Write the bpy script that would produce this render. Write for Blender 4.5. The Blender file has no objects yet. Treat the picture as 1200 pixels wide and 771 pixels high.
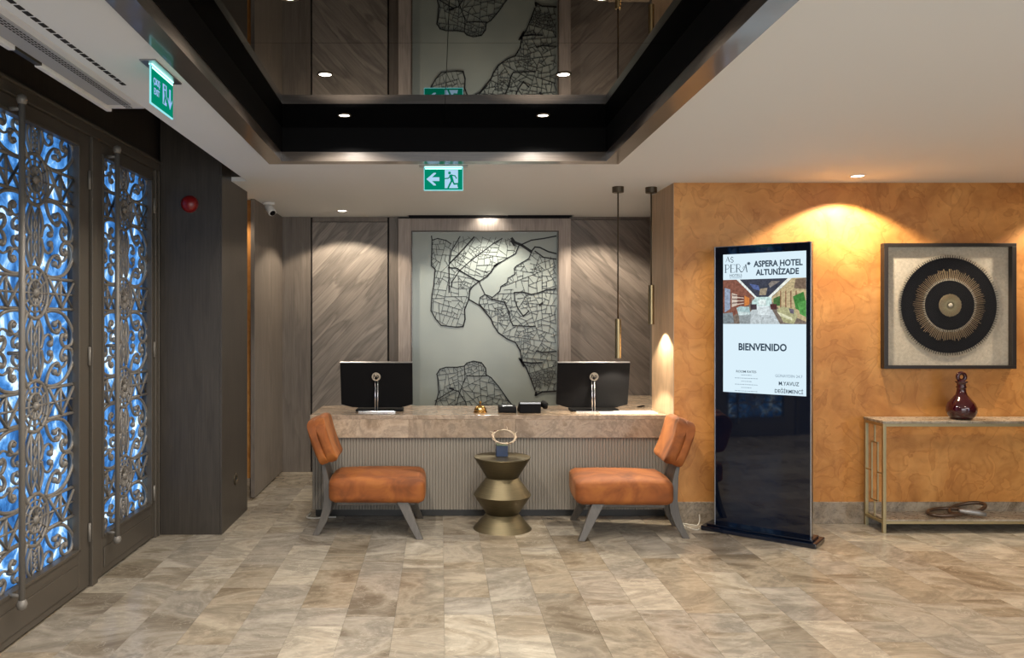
import bpy, bmesh, math, random
from mathutils import Vector, Matrix, geometry
random.seed(7)
C = bpy.context.scene.collection
sc = bpy.context.scene
pi = math.pi

# ------------------------------------------------------------------ camera
FL = 930.0            # focal length in pixels of a 1200 px wide frame
HC = 1.45             # camera height
cd = bpy.data.cameras.new('camera'); cam = bpy.data.objects.new('camera', cd); C.objects.link(cam)
cam.location = (0, 0, HC); cam.rotation_euler = (pi/2, 0, 0)
cd.sensor_width = 36; cd.sensor_fit = 'HORIZONTAL'; cd.lens = FL/1200*36
cd.shift_x = (600-516)/1200; cd.shift_y = -(385.5-374)/1200
cd.clip_start = 0.05
sc.camera = cam
# ------------------------------------------------------------------ world, exposure
w = bpy.data.worlds.new('world'); sc.world = w; w.use_nodes = True
w.node_tree.nodes['Background'].inputs[0].default_value = (0.25, 0.4, 0.7, 1)
w.node_tree.nodes['Background'].inputs[1].default_value = 0.05
sc.view_settings.view_transform = 'Standard'; sc.view_settings.look = 'None'
sc.view_settings.exposure = 0.0; sc.view_settings.gamma = 1
sc.view_settings.use_curve_mapping = False
WARM = (1.0, 0.85, 0.66)
# ------------------------------------------------------------------ room-size area lights added as unseen fill behind and right of the camera
def area(loc, rot, size, sizey, power, col):
    l = bpy.data.lights.new('area_fill', 'AREA'); l.shape = 'RECTANGLE'
    l.size = size; l.size_y = sizey; l.energy = power; l.color = col
    o = bpy.data.objects.new('area_fill', l); C.objects.link(o); o.location = loc; o.rotation_euler = rot
    return o
area((0.6, -1.8, 2.35), (0, 0, 0), 3.0, 1.6, 90, (1.0, 0.95, 0.88))      # added overhead fill from behind the camera
area((4.4, 0.6, 2.38), (0, 0, 0), 2.4, 1.6, 80, (1.0, 0.96, 0.90))       # added overhead fill, out of view on the right
area((1.0, -2.8, 1.5), (pi/2, 0, 0), 5.0, 2.0, 110, (0.90, 0.95, 1.0))    # added frontal fill, slightly cool, from behind the camera
area((6.3, -1.7, 1.35), (pi/2, 0, pi/2), 2.4, 1.8, 70, (0.70, 0.83, 1.0)) # added cool fill from the right hand side
def spot(loc, power, size=120, blend=.45, col=WARM, rad=.03, rot=(0,0,0)):
    l = bpy.data.lights.new('spot_lamp', 'SPOT'); l.energy = power; l.color = col
    l.spot_size = math.radians(size); l.spot_blend = blend; l.shadow_soft_size = rad
    o = bpy.data.objects.new('spot_lamp', l); C.objects.link(o); o.location = loc; o.rotation_euler = rot
    return o

# ------------------------------------------------------------------ materials
def newmat(name):
    m = bpy.data.materials.new(name); m.use_nodes = True
    nt = m.node_tree; b = nt.nodes['Principled BSDF']
    return m, nt, b
def plain(name, col, rough=.5, metal=0, coat=0, spec=None, trans=0, alpha=1):
    m, nt, b = newmat(name)
    b.inputs['Base Color'].default_value = (*col, 1); b.inputs['Roughness'].default_value = rough
    b.inputs['Metallic'].default_value = metal; b.inputs['Coat Weight'].default_value = coat
    if spec is not None: b.inputs['Specular IOR Level'].default_value = spec
    if trans: b.inputs['Transmission Weight'].default_value = trans
    return m
def emit(name, col, s=1.0):
    m = bpy.data.materials.new(name); m.use_nodes = True; nt = m.node_tree
    nt.nodes.clear(); e = nt.nodes.new('ShaderNodeEmission'); o = nt.nodes.new('ShaderNodeOutputMaterial')
    e.inputs[0].default_value = (*col, 1); e.inputs[1].default_value = s
    nt.links.new(e.outputs[0], o.inputs[0]); return m
def N(nt, t, **kw):
    n = nt.nodes.new(t)
    for k, v in kw.items():
        if k in n.inputs: n.inputs[k].default_value = v
        else: setattr(n, k, v)
    return n
def ramp(nt, stops, fac):
    r = nt.nodes.new('ShaderNodeValToRGB'); e = r.color_ramp.elements
    while len(e) < len(stops): e.new(.5)
    for i, (p, c) in enumerate(stops): e[i].position = p; e[i].color = (*c, 1)
    nt.links.new(fac, r.inputs[0]); return r.outputs[0]
def coords(nt, scale=(1,1,1), rot=(0,0,0), rnd=False):
    tc = nt.nodes.new('ShaderNodeTexCoord'); mp = nt.nodes.new('ShaderNodeMapping')
    mp.vector_type = 'TEXTURE'; mp.inputs['Scale'].default_value = tuple(1/q for q in scale); mp.inputs['Rotation'].default_value = rot
    if rnd:
        oi = nt.nodes.new('ShaderNodeObjectInfo'); mu = N(nt, 'ShaderNodeMath', operation='MULTIPLY'); mu.inputs[1].default_value = 37.0
        nt.links.new(oi.outputs['Random'], mu.inputs[0])
        cb = nt.nodes.new('ShaderNodeCombineXYZ'); [nt.links.new(mu.outputs[0], cb.inputs[i]) for i in range(3)]
        ad = N(nt, 'ShaderNodeVectorMath', operation='ADD')
        nt.links.new(tc.outputs['Object'], ad.inputs[0]); nt.links.new(cb.outputs[0], ad.inputs[1])
        nt.links.new(ad.outputs[0], mp.inputs['Vector'])
    else: nt.links.new(tc.outputs['Object'], mp.inputs['Vector'])
    return mp.outputs[0]
def bump(nt, b, h, s=.2, d=.01):
    bp = nt.nodes.new('ShaderNodeBump'); bp.inputs['Strength'].default_value = s; bp.inputs['Distance'].default_value = d
    nt.links.new(h, bp.inputs['Height']); nt.links.new(bp.outputs[0], b.inputs['Normal'])
def mixc(nt, a, bcol, fac, mode='MIX'):
    m = nt.nodes.new('ShaderNodeMix'); m.data_type = 'RGBA'; m.blend_type = mode
    for s, v in ((6, a), (7, bcol), (0, fac)):
        if hasattr(v, 'is_linked') or hasattr(v, 'links'): nt.links.new(v, m.inputs[s])
        else: m.inputs[s].default_value = (*v, 1) if isinstance(v, tuple) else v
    return m.outputs[2]

def wood(name, c1, c2, rough=.45, scale=(28, 28, 1.0), rot=(0,0,0), vary=.0, st=.14):
    m, nt, b = newmat(name)
    v = coords(nt, scale, rot, rnd=True)
    n1 = N(nt, 'ShaderNodeTexNoise', Scale=3.0, Detail=6.0, Roughness=.65); nt.links.new(v, n1.inputs['Vector'])
    v2 = coords(nt, (scale[0]*.16, scale[1]*.16, scale[2]*.8), rot, rnd=True)
    n2 = N(nt, 'ShaderNodeTexNoise', Scale=1.6, Detail=3.0, Distortion=.45); nt.links.new(v2, n2.inputs['Vector'])
    c = ramp(nt, [(.3, c1), (.7, c2)], n1.outputs[0])
    d = ramp(nt, [(.40, (1,1,1)), (.52, (1-st,)*3), (.57, (1+st*.4,)*3), (.66, (1,1,1))], n2.outputs[0])
    col = mixc(nt, c, d, 1.0, 'MULTIPLY')
    if vary:
        oi = nt.nodes.new('ShaderNodeObjectInfo')
        r = ramp(nt, [(0, (1-vary,)*3), (1, (1+vary,)*3)], oi.outputs['Random'])
        col = mixc(nt, col, r, 1.0, 'MULTIPLY')
    nt.links.new(col, b.inputs['Base Color']); b.inputs['Roughness'].default_value = rough
    bump(nt, b, n1.outputs[0], .15, .003)
    return m
M = {}
M['wood_v'] = wood('grey_veneer', (.125,.104,.087), (.19,.162,.137), .42)
M['wood_frame'] = wood('frame_veneer', (.30,.25,.22), (.42,.36,.32), .42)
M['wood_dark'] = wood('dark_veneer', (.030,.024,.019), (.048,.039,.031), .38)
M['wood_col'] = wood('column_veneer', (.035,.029,.023), (.055,.046,.037), .40)
M['wood_d1'] = wood('rising_board', (.18,.155,.133), (.28,.245,.215), .42, (28,28,1.0), (0, math.radians(43), 0), .06, .34)
M['wood_d2'] = wood('falling_board', (.17,.143,.123), (.265,.228,.20), .42, (28,28,1.0), (0, -math.radians(47), 0), .06, .34)
M['trim'] = wood('ceiling_trim', (.075,.060,.048), (.115,.094,.077), .28, (1.2, 1.2, 30))
for n_ in M['trim'].node_tree.nodes:
    if n_.type == 'BSDF_PRINCIPLED': n_.inputs['Coat Weight'].default_value = .7; n_.inputs['Coat Roughness'].default_value = .08
M['leg'] = wood('leg_wood', (.068,.057,.046), (.105,.090,.074), .4)
M['flute'] = plain('fluted_grey', (.235,.207,.168), .5)
M['plinth'] = plain('plinth_dark', (.02,.018,.015), .4)
M['black'] = plain('matt_black', (.0025,.0025,.0028), .7, spec=.1)
M['gap'] = plain('shadow_gap', (.01,.009,.008), .8)
M['mirror'] = plain('dark_mirror', (.155,.15,.142), .015, 1.0)
M['white_ceil'] = plain('ceiling_paint', (.735,.765,.79), .75)
M['white_plastic'] = plain('white_plastic', (.72,.71,.69), .4)
M['grey_perf'] = plain('grey_perforated', (.36,.365,.38), .5)
M['iron'] = plain('wrought_iron', (.19,.172,.148), .5, .2)
M['door_metal'] = plain('door_metal', (.095,.080,.062), .42, .3)
M['brass'] = plain('brass', (.36,.27,.14), .32, 1.0)
M['bell_brass'] = plain('bell_brass', (.55,.34,.12), .22, 1.0)
M['bronze_dark'] = plain('dark_bronze', (.10,.08,.055), .4, .8)
M['chrome'] = plain('chrome', (.62,.62,.63), .16, 1.0)
M['alu'] = plain('brushed_aluminium', (.42,.43,.45), .32, 1.0)
M['plastic'] = plain('black_plastic', (.0035,.0035,.004), .6, spec=.12)
M['gloss_black'] = plain('gloss_black_glass', (.0012,.0035,.011), .04, 0, .5)
M['red'] = plain('red_plastic', (.20,.008,.008), .3)
M['cable'] = plain('cable', (.60,.57,.50), .5)
M['metal_map'] = plain('black_steel', (.012,.012,.013), .45, .3)
M['paper'] = plain('paper', (.85,.84,.80), .7)
M['navy'] = plain('navy_ceramic', (.018,.035,.085), .3)
M['twig'] = plain('pale_twig', (.62,.50,.36), .6)
M['twig_dark'] = plain('dark_twig', (.12,.05,.03), .5)
M['frame_black'] = plain('picture_frame', (.022,.015,.010), .35)
M['tan'] = plain('tan_fibre', (.30,.22,.13), .6)
M['blackfibre'] = plain('black_fibre', (.004,.004,.006), .7, spec=.1)
M['cream'] = plain('cream_fibre', (.55,.49,.38), .6)
M['gold'] = plain('old_gold', (.44,.36,.20), .38, .85)
M['bead'] = plain('brown_bead', (.09,.055,.035), .28, .3)
M['silver_tex'] = plain('aged_silver', (.35,.34,.33), .4, .6)
M['lens_glow'] = emit('lamp_glow', (1.0,.90,.76), 9.0)
M['led'] = emit('led_strip', (.50,1.0,.88), 2.0)
M['sign_green'] = emit('sign_green', (.0,.235,.135), 1.0)
M['sign_edge'] = emit('sign_edge', (.30,.85,.90), 1.0)
M['sign_white'] = emit('sign_white', (.42,.66,.88), 1.0)
M['sign_blue'] = emit('sign_bluish', (.30,.50,.85), 1.0)
M['screen_white'] = emit('screen_white', (.72,.88,.97), 1.0)
M['screen_text'] = emit('screen_text', (.035,.06,.09), 1.0)
M['screen_soft'] = emit('screen_soft_text', (.22,.30,.38), 1.0)

# glass of the picture (thin reflective)
def thin_glass():
    m = bpy.data.materials.new('picture_glass'); m.use_nodes = True; nt = m.node_tree; nt.nodes.clear()
    o = nt.nodes.new('ShaderNodeOutputMaterial'); mx = nt.nodes.new('ShaderNodeMixShader')
    t = nt.nodes.new('ShaderNodeBsdfTransparent'); g = nt.nodes.new('ShaderNodeBsdfGlossy'); g.inputs['Roughness'].default_value = .03
    mx.inputs[0].default_value = .045; nt.links.new(t.outputs[0], mx.inputs[1]); nt.links.new(g.outputs[0], mx.inputs[2])
    nt.links.new(mx.outputs[0], o.inputs[0]); return m
M['pglass'] = thin_glass()

def m_plaster():
    m, nt, b = newmat('orange_plaster')
    v = coords(nt)
    wv = N(nt, 'ShaderNodeTexNoise', Scale=2.6, Detail=6.0, Roughness=.55, Distortion=.7); nt.links.new(v, wv.inputs['Vector'])
    n2 = N(nt, 'ShaderNodeTexNoise', Scale=6.0, Detail=5.0, Roughness=.6, Distortion=1.2); nt.links.new(v, n2.inputs['Vector'])
    c = ramp(nt, [(.28, (.40,.155,.033)), (.45, (.52,.222,.052)), (.58, (.60,.278,.074)), (.75, (.68,.345,.105))], wv.outputs[0])
    d = ramp(nt, [(.30, (.76,.70,.62)), (.50, (1,1,1)), (.72, (1.0,.97,.92))], n2.outputs[0])
    col = mixc(nt, c, d, .8, 'MULTIPLY')
    n3 = N(nt, 'ShaderNodeTexNoise', Scale=4.2, Detail=3.0, Roughness=.45, Distortion=1.4); nt.links.new(v, n3.inputs['Vector'])
    e3 = ramp(nt, [(.44, (1,1,1)), (.50, (.80,.72,.62)), (.515, (1.08,1.08,1.08)), (.60, (1,1,1))], n3.outputs[0])
    col = mixc(nt, col, e3, .7, 'MULTIPLY')
    nt.links.new(col, b.inputs['Base Color']); b.inputs['Roughness'].default_value = .42
    bump(nt, b, n2.outputs[0], .22, .012); return m
M['plaster'] = m_plaster()
M['pier'] = wood('pier_veneer', (.42,.27,.155), (.54,.37,.225), .4, (20,20,1.0))

def m_stone(name, warm=(1,1,1), scale=1.0, rnd=True, dark=1.0, rough=.16):
    m, nt, b = newmat(name)
    v = coords(nt, (scale, scale*1.5, scale), rnd=rnd)
    nd = N(nt, 'ShaderNodeTexNoise', Scale=1.5, Detail=7.0, Roughness=.62, Distortion=.9); nt.links.new(v, nd.inputs['Vector'])
    nf = N(nt, 'ShaderNodeTexNoise', Scale=14.0, Detail=5.0, Roughness=.7); nt.links.new(v, nf.inputs['Vector'])
    k = dark
    c = ramp(nt, [(.32, (.170*k,.145*k,.115*k)), (.42, (.27*k,.240*k,.202*k)), (.49, (.39*k,.362*k,.322*k)), (.55, (.265*k,.245*k,.218*k)), (.66, (.46*k,.435*k,.395*k))], nd.outputs[0])
    # pale veins
    nv = N(nt, 'ShaderNodeTexNoise', Scale=3.1, Detail=8.0, Roughness=.58, Distortion=1.8); nt.links.new(v, nv.inputs['Vector'])
    vein = ramp(nt, [(.488, (0,0,0)), (.5, (.38,.38,.38)), (.512, (0,0,0))], nv.outputs[0])
    col = mixc(nt, c, (.56*k,.53*k,.48*k), vein)
    sp = ramp(nt, [(.40, (.92,.92,.92)), (.6, (1.04,1.04,1.04))], nf.outputs[0])
    col = mixc(nt, col, sp, 1.0, 'MULTIPLY')
    col = mixc(nt, col, tuple(warm), 1.0, 'MULTIPLY')
    if rnd:
        oi = nt.nodes.new('ShaderNodeObjectInfo')
        r = ramp(nt, [(0, (.78,.75,.71)), (.2, (.96,.89,.80)), (.4, (1.0,.98,.96)), (.6, (.84,.83,.84)), (.8, (1.10,1.08,1.05)), (1, (1.22,1.20,1.16))], oi.outputs['Random'])
        col = mixc(nt, col, r, 1.0, 'MULTIPLY')
    nt.links.new(col, b.inputs['Base Color'])
    rr = ramp(nt, [(.3, (rough*.8,)*3), (.7, (rough*1.6,)*3)], nf.outputs[0]); nt.links.new(rr, b.inputs['Roughness'])
    return m
M['tile'] = m_stone('floor_stone', (1.03,.99,.90), dark=.88, rough=.16)
M['desk_stone'] = m_stone('desk_marble', (1.22,1.02,.84), scale=1.8, rnd=True, dark=.80, rough=.15)
M['base_stone'] = m_stone('baseboard_stone', (1.15,1.0,.82), scale=3.0, rnd=False, dark=.72, rough=.25)
M['shelf_stone'] = m_stone('shelf_stone', (1.1,1.0,.85), scale=1.6, rnd=False, dark=.9, rough=.25)

def m_velvet():
    m, nt, b = newmat('orange_velvet')
    v = coords(nt)
    n = N(nt, 'ShaderNodeTexNoise', Scale=5.0, Detail=3.0, Roughness=.6, Distortion=.8); nt.links.new(v, n.inputs['Vector'])
    c = ramp(nt, [(.32, (.12,.030,.004)), (.5, (.235,.064,.009)), (.68, (.34,.108,.018))], n.outputs[0])
    nt.links.new(c, b.inputs['Base Color']); b.inputs['Roughness'].default_value = .75
    b.inputs['Sheen Weight'].default_value = .12; b.inputs['Sheen Roughness'].default_value = .35
    b.inputs['Sheen Tint'].default_value = (1,.55,.25,1)
    bump(nt, b, n.outputs[0], .1, .01); return m
M['velvet'] = m_velvet()

def m_frost():
    m, nt, b = newmat('frosted_mirror_glass')
    v = coords(nt); n = N(nt, 'ShaderNodeTexNoise', Scale=2.0, Detail=2.0); nt.links.new(v, n.inputs['Vector'])
    c = ramp(nt, [(.3, (.27,.30,.275)), (.7, (.33,.355,.315))], n.outputs[0]); nt.links.new(c, b.inputs['Base Color'])
    b.inputs['Roughness'].default_value = .32; b.inputs['Metallic'].default_value = .12; b.inputs['Coat Weight'].default_value = .25; b.inputs['Coat Roughness'].default_value = .12
    return m
M['frost'] = m_frost()

def m_backlit():
    m = bpy.data.materials.new('daylit_glass'); m.use_nodes = True; nt = m.node_tree; nt.nodes.clear()
    o = nt.nodes.new('ShaderNodeOutputMaterial'); e = nt.nodes.new('ShaderNodeEmission')
    v = coords(nt, (1, 1, 1)); n = N(nt, 'ShaderNodeTexNoise', Scale=4.5, Detail=4.0, Roughness=.6, Distortion=1.5); nt.links.new(v, n.inputs['Vector'])
    c = ramp(nt, [(.34, (.010,.050,.16)), (.47, (.045,.18,.48)), (.56, (.13,.36,.76)), (.63, (.70,.88,1.0)), (.72, (.9,.97,1.0))], n.outputs[0])
    nt.links.new(c, e.inputs[0]); e.inputs[1].default_value = 1.45
    g = nt.nodes.new('ShaderNodeBsdfGlossy'); g.inputs['Roughness'].default_value = .1
    a = nt.nodes.new('ShaderNodeMixShader'); a.inputs[0].default_value = .06
    nt.links.new(e.outputs[0], a.inputs[1]); nt.links.new(g.outputs[0], a.inputs[2]); nt.links.new(a.outputs[0], o.inputs[0])
    return m
M['backlit'] = m_backlit()
def m_brushed():
    m, nt, b = newmat('brushed_bronze')
    v = coords(nt, (1, 1, 60)); n = N(nt, 'ShaderNodeTexNoise', Scale=6.0, Detail=4.0); nt.links.new(v, n.inputs['Vector'])
    c = ramp(nt, [(.3, (.095,.078,.044)), (.7, (.145,.118,.068))], n.outputs[0]); nt.links.new(c, b.inputs['Base Color'])
    b.inputs['Metallic'].default_value = .85; b.inputs['Roughness'].default_value = .42
    b.inputs['Anisotropic'].default_value = .6; return m
M['stool'] = m_brushed()
def m_linen():
    m, nt, b = newmat('linen_mount'); v = coords(nt, (1, 1, 1)); n = N(nt, 'ShaderNodeTexNoise', Scale=60.0, Detail=3.0); nt.links.new(v, n.inputs['Vector'])
    c = ramp(nt, [(.3, (.50,.44,.34)), (.7, (.64,.57,.455))], n.outputs[0]); nt.links.new(c, b.inputs['Base Color']); b.inputs['Roughness'].default_value = .8; return m
M['linen'] = m_linen()
def m_redglass():
    m, nt, b = newmat('dark_red_glass'); b.inputs['Base Color'].default_value = (.040,.003,.006,1)
    b.inputs['Roughness'].default_value = .06; b.inputs['Coat Weight'].default_value = .6; b.inputs['Transmission Weight'].default_value = .12; return m
M['redglass'] = m_redglass()
def m_vcol():
    m = bpy.data.materials.new('screen_picture'); m.use_nodes = True; nt = m.node_tree; nt.nodes.clear()
    o = nt.nodes.new('ShaderNodeOutputMaterial'); e = nt.nodes.new('ShaderNodeEmission')
    a = nt.nodes.new('ShaderNodeVertexColor'); a.layer_name = 'col'
    v = coords(nt); n = N(nt, 'ShaderNodeTexNoise', Scale=55.0, Detail=4.0, Roughness=.7); nt.links.new(v, n.inputs['Vector'])
    r = ramp(nt, [(.3, (.45,.45,.45)), (.7, (1.5,1.5,1.5))], n.outputs[0])
    c = mixc(nt, a.outputs[0], r, .75, 'MULTIPLY'); nt.links.new(c, e.inputs[0]); e.inputs[1].default_value = 1.0
    nt.links.new(e.outputs[0], o.inputs[0]); return m
M['picture'] = m_vcol()

# ------------------------------------------------------------------ mesh helpers
class MB:
    def __init__(s): s.v = []; s.f = []; s.smooth = []
    def add(s, vs, fs, sm=False):
        n = len(s.v); s.v += [tuple(v) for v in vs]; s.f += [tuple(i+n for i in f) for f in fs]; s.smooth += [sm]*len(fs); return s
    def box(s, x0, x1, y0, y1, z0, z1, mat=None):
        vs = [Vector(p) for p in ((x0,y0,z0),(x1,y0,z0),(x1,y1,z0),(x0,y1,z0),(x0,y0,z1),(x1,y0,z1),(x1,y1,z1),(x0,y1,z1))]
        if mat: vs = [mat @ v for v in vs]
        return s.add(vs, [(0,3,2,1),(4,5,6,7),(0,1,5,4),(1,2,6,5),(2,3,7,6),(3,0,4,7)])
    def prism(s, poly, a, b, axis='z', mat=None):
        """poly: list of 2D points; extruded along axis from a to b"""
        def P(p, t):
            return Vector({'z': (p[0], p[1], t), 'y': (p[0], t, p[1]), 'x': (t, p[0], p[1])}[axis])
        n = len(poly); vs = [P(p, a) for p in poly] + [P(p, b) for p in poly]
        if mat: vs = [mat @ v for v in vs]
        fs = [tuple(range(n-1, -1, -1)), tuple(range(n, 2*n))] + [(i, (i+1) % n, n+(i+1) % n, n+i) for i in range(n)]
        return s.add(vs, fs)
    def tube(s, pts, r, seg=8, closed=False, ry=None, up=None, caps=True, mat=None):
        """pts: list of points; r radius or list; ry second radius along 'up'"""
        pts = [Vector(p) for p in pts]; n = len(pts); rr = r if isinstance(r, (list, tuple)) else [r]*n
        vs = []; pu = Vector(up) if up else None
        for i, p in enumerate(pts):
            a = pts[(i-1) % n] if (closed or i) else p; b = pts[(i+1) % n] if (closed or i < n-1) else p
            t = (b-a); t = t.normalized() if t.length > 1e-9 else Vector((0,0,1))
            if pu is None: pu = Vector((0,0,1)) if abs(t.z) < .9 else Vector((1,0,0))
            u = pu - t*pu.dot(t)
            if u.length < 1e-6: u = t.orthogonal()
            u.normalize(); q = t.cross(u)
            if not up: pu = u
            for k in range(seg):
                an = 2*pi*k/seg
                vs.append(p + q*math.cos(an)*rr[i] + u*math.sin(an)*(ry if ry else rr[i]))
        fs = []
        for i in range(n if closed else n-1):
            j = (i+1) % n
            for k in range(seg):
                k2 = (k+1) % seg; fs.append((i*seg+k, i*seg+k2, j*seg+k2, j*seg+k))
        if not closed and caps: fs += [tuple(range(seg-1, -1, -1)), tuple((n-1)*seg+k for k in range(seg))]
        if mat: vs = [mat @ v for v in vs]
        return s.add(vs, fs, True)
    def lathe(s, prof, c=(0,0,0), seg=48, axis='z', sm=False, caps=True):
        """prof: (radius, height) list bottom to top"""
        vs = []; n = len(prof)
        for r, h in prof:
            for k in range(seg):
                a = 2*pi*k/seg; x, y = r*math.cos(a), r*math.sin(a)
                p = {'z': (x, y, h), 'y': (x, h, y), 'x': (h, x, y)}[axis]
                vs.append((p[0]+c[0], p[1]+c[1], p[2]+c[2]))
        fs = [(i*seg+k, i*seg+(k+1) % seg, (i+1)*seg+(k+1) % seg, (i+1)*seg+k) for i in range(n-1) for k in range(seg)]
        if caps: fs += [tuple(range(seg-1, -1, -1)), tuple((n-1)*seg+k for k in range(seg))]
        return s.add(vs, fs, sm)
    def sweep(s, secs, mat=None):
        """secs: list of (center, halfvec_a, halfvec_b) rectangles"""
        vs = []
        for c, a, b in secs:
            c, a, b = Vector(c), Vector(a), Vector(b); vs += [c-a-b, c+a-b, c+a+b, c-a+b]
        n = len(secs); fs = [(3,2,1,0), tuple((n-1)*4+k for k in range(4))]
        for i in range(n-1):
            for k in range(4): fs.append((i*4+k, i*4+(k+1) % 4, (i+1)*4+(k+1) % 4, (i+1)*4+k))
        if mat: vs = [mat @ v for v in vs]
        return s.add(vs, fs)
    def mesh(s, name, m):
        me = bpy.data.meshes.new(name); me.from_pydata([tuple(v) for v in s.v], [], s.f)
        me.polygons.foreach_set('use_smooth', s.smooth); me.materials.append(m)
        bm = bmesh.new(); bm.from_mesh(me); bmesh.ops.recalc_face_normals(bm, faces=bm.faces); bm.to_mesh(me); bm.free()
        return me
    def build(s, name, m, parent=None, loc=None, bevel=0, seg=2):
        o = bpy.data.objects.new(name, s.mesh(name, m)); C.objects.link(o)
        if parent is not None: o.parent = parent
        if loc: o.location = loc
        if bevel:
            b = o.modifiers.new('bevel', 'BEVEL'); b.width = bevel; b.segments = seg; b.limit_method = 'ANGLE'; b.angle_limit = math.radians(35)
            b.harden_normals = False
        return o
def smooth_auto(o):
    for p in o.data.polygons: p.use_smooth = True
    if not any(md.type == 'EDGE_SPLIT' for md in o.modifiers):
        e = o.modifiers.new('split', 'EDGE_SPLIT'); e.split_angle = math.radians(40)
def link_mesh(name, me, parent=None, loc=(0,0,0), rot=(0,0,0), scale=(1,1,1)):
    o = bpy.data.objects.new(name, me); C.objects.link(o); o.location = loc; o.rotation_euler = rot; o.scale = scale
    if parent is not None: o.parent = parent
    return o
def tag(o, label=None, cat=None, group=None, kind=None):
    if label: o['label'] = label
    if cat: o['category'] = cat
    if group: o['group'] = group
    if kind: o['kind'] = kind
    return o
def empty(name, loc=(0,0,0), rz=0):
    o = bpy.data.objects.new(name, None); C.objects.link(o); o.location = loc; o.rotation_euler = (0,0,rz); o.empty_display_size = .05
    return o
def text_mesh(txt, size, m, name, parent, loc, rot, align='CENTER', bold=0.0, xs=1.0):
    cu = bpy.data.curves.new('t', 'FONT'); cu.body = txt; cu.size = size; cu.align_x = align; cu.align_y = 'CENTER'
    cu.offset = bold; cu.extrude = .0004; cu.resolution_u = 3
    t = bpy.data.objects.new('t', cu); C.objects.link(t)
    bpy.context.view_layer.update()
    me = bpy.data.meshes.new_from_object(t.evaluated_get(bpy.context.evaluated_depsgraph_get()))
    bpy.data.objects.remove(t); me.materials.clear(); me.materials.append(m); me.name = name
    return link_mesh(name, me, parent, loc, rot, (xs, 1, 1))

CZ = 2.42      # ceiling
# ================================================================== STRUCTURE
floor = tag(MB().box(-2.2, 6.6, -3.2, 7.8, -.08, -.004).build('floor', plain('joint_grout', (.22,.20,.17), .6)), kind='structure')
# stone tiles laid in long columns running away from the camera
TW = .24; x0 = .019 - 9*TW
far_stuff = MB(); ntile = 0; near = []
rt = random.Random(3)
for i in range(0, 36):
    xa = x0 + i*TW; xb = xa + TW
    if xb > 6.55: break
    y = -3.0 + rt.random()*.5
    while y < 7.6:
        L = rt.choice([.24, .36, .48, .6, .6, .75, .9]); ya, yb = y, min(y+L, 7.62); y = yb
        if yb-ya < .03: continue
        inview = yb > 3.3 and xa < .76*yb+.1
        ax, bx = xa+.0006, xb-.0006
        if inview and ntile < 290 and not (xa > 1.7 and ya > 5.7) and not (xb < -1.5 and ya > 6.6):
            mb = MB().box(-(bx-ax)/2, (bx-ax)/2, -(yb-ya)/2+.0006, (yb-ya)/2-.0006, -.006, 0)
            o = mb.build('floor_tile', M['tile'], floor, ((ax+bx)/2, (ya+yb)/2, 0)); ntile += 1
        else: far_stuff.box(ax, bx, ya+.0006, yb-.0006, -.006, 0)
tag(far_stuff.build('floor_tile_remainder', M['tile'], floor), kind='stuff')

# ceiling with the mirror bay and the raised strip over the doors left open
XL0, XL1 = -1.038, -.93      # left outer edge of the bay at far end / near end
XR0, XR1 = 1.082, 1.03
YF, YN = 4.816, -.6
EX = -1.358                  # edge of the ceiling over the entrance strip
cb = MB()
T0, T1 = CZ, CZ+.03
cb.prism([(EX,-3.1),(XL1,-3.1),(XL1,YN),(XL0,YF),(EX,YF)], T0, T1)
cb.prism([(XR1,-3.1),(6.5,-3.1),(6.5,YF),(XR0,YF),(XR1,YN)], T0, T1)
cb.prism([(XL1,-3.1),(XR1,-3.1),(XR1,YN),(XL1,YN)], T0, T1)
cb.prism([(EX,YF),(6.5,YF),(6.5,5.58),(EX,5.58)], T0, T1)
cb.prism([(-1.95,5.58),(6.5,5.58),(6.5,7.40),(-1.95,7.40)], T0, T1)
cb.prism([(-1.95,7.40),(-.30,7.40),(-.30,7.6),(-1.95,7.6)], T0, T1)
cb.prism([(1.25,7.40),(6.5,7.40),(6.5,7.6),(1.25,7.6)], T0, T1)
ceiling = tag(cb.build('ceiling', M['white_ceil']), kind='structure')
sl = MB().box(-.32, 1.27, 7.38, 7.62, CZ+.12, CZ+.14).box(-.32, 1.27, 7.385, 7.40, CZ+.03, CZ+.12)
sl.build('slot_housing', M['gap'], ceiling)
# linear air slot beside the entrance strip: short black slots one after the other
ls = MB()
for k in range(60):
    y = .3+k*.05; ls.box(-1.318, -1.300, y, y+.036, CZ-.002, CZ+.002)
tag(ls.build('air_slot', M['gap'], ceiling), kind='stuff')
up = MB().box(-1.95, EX, -3.1, 5.62, 3.0, 3.03).box(EX, EX+.02, -3.1, 5.58, CZ+.03, 3.0).box(-1.47, EX+.02, 5.58, 5.60, CZ+.03, 3.0)
tag(up.build('ceiling_entrance', M['wood_dark']), kind='structure')

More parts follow.
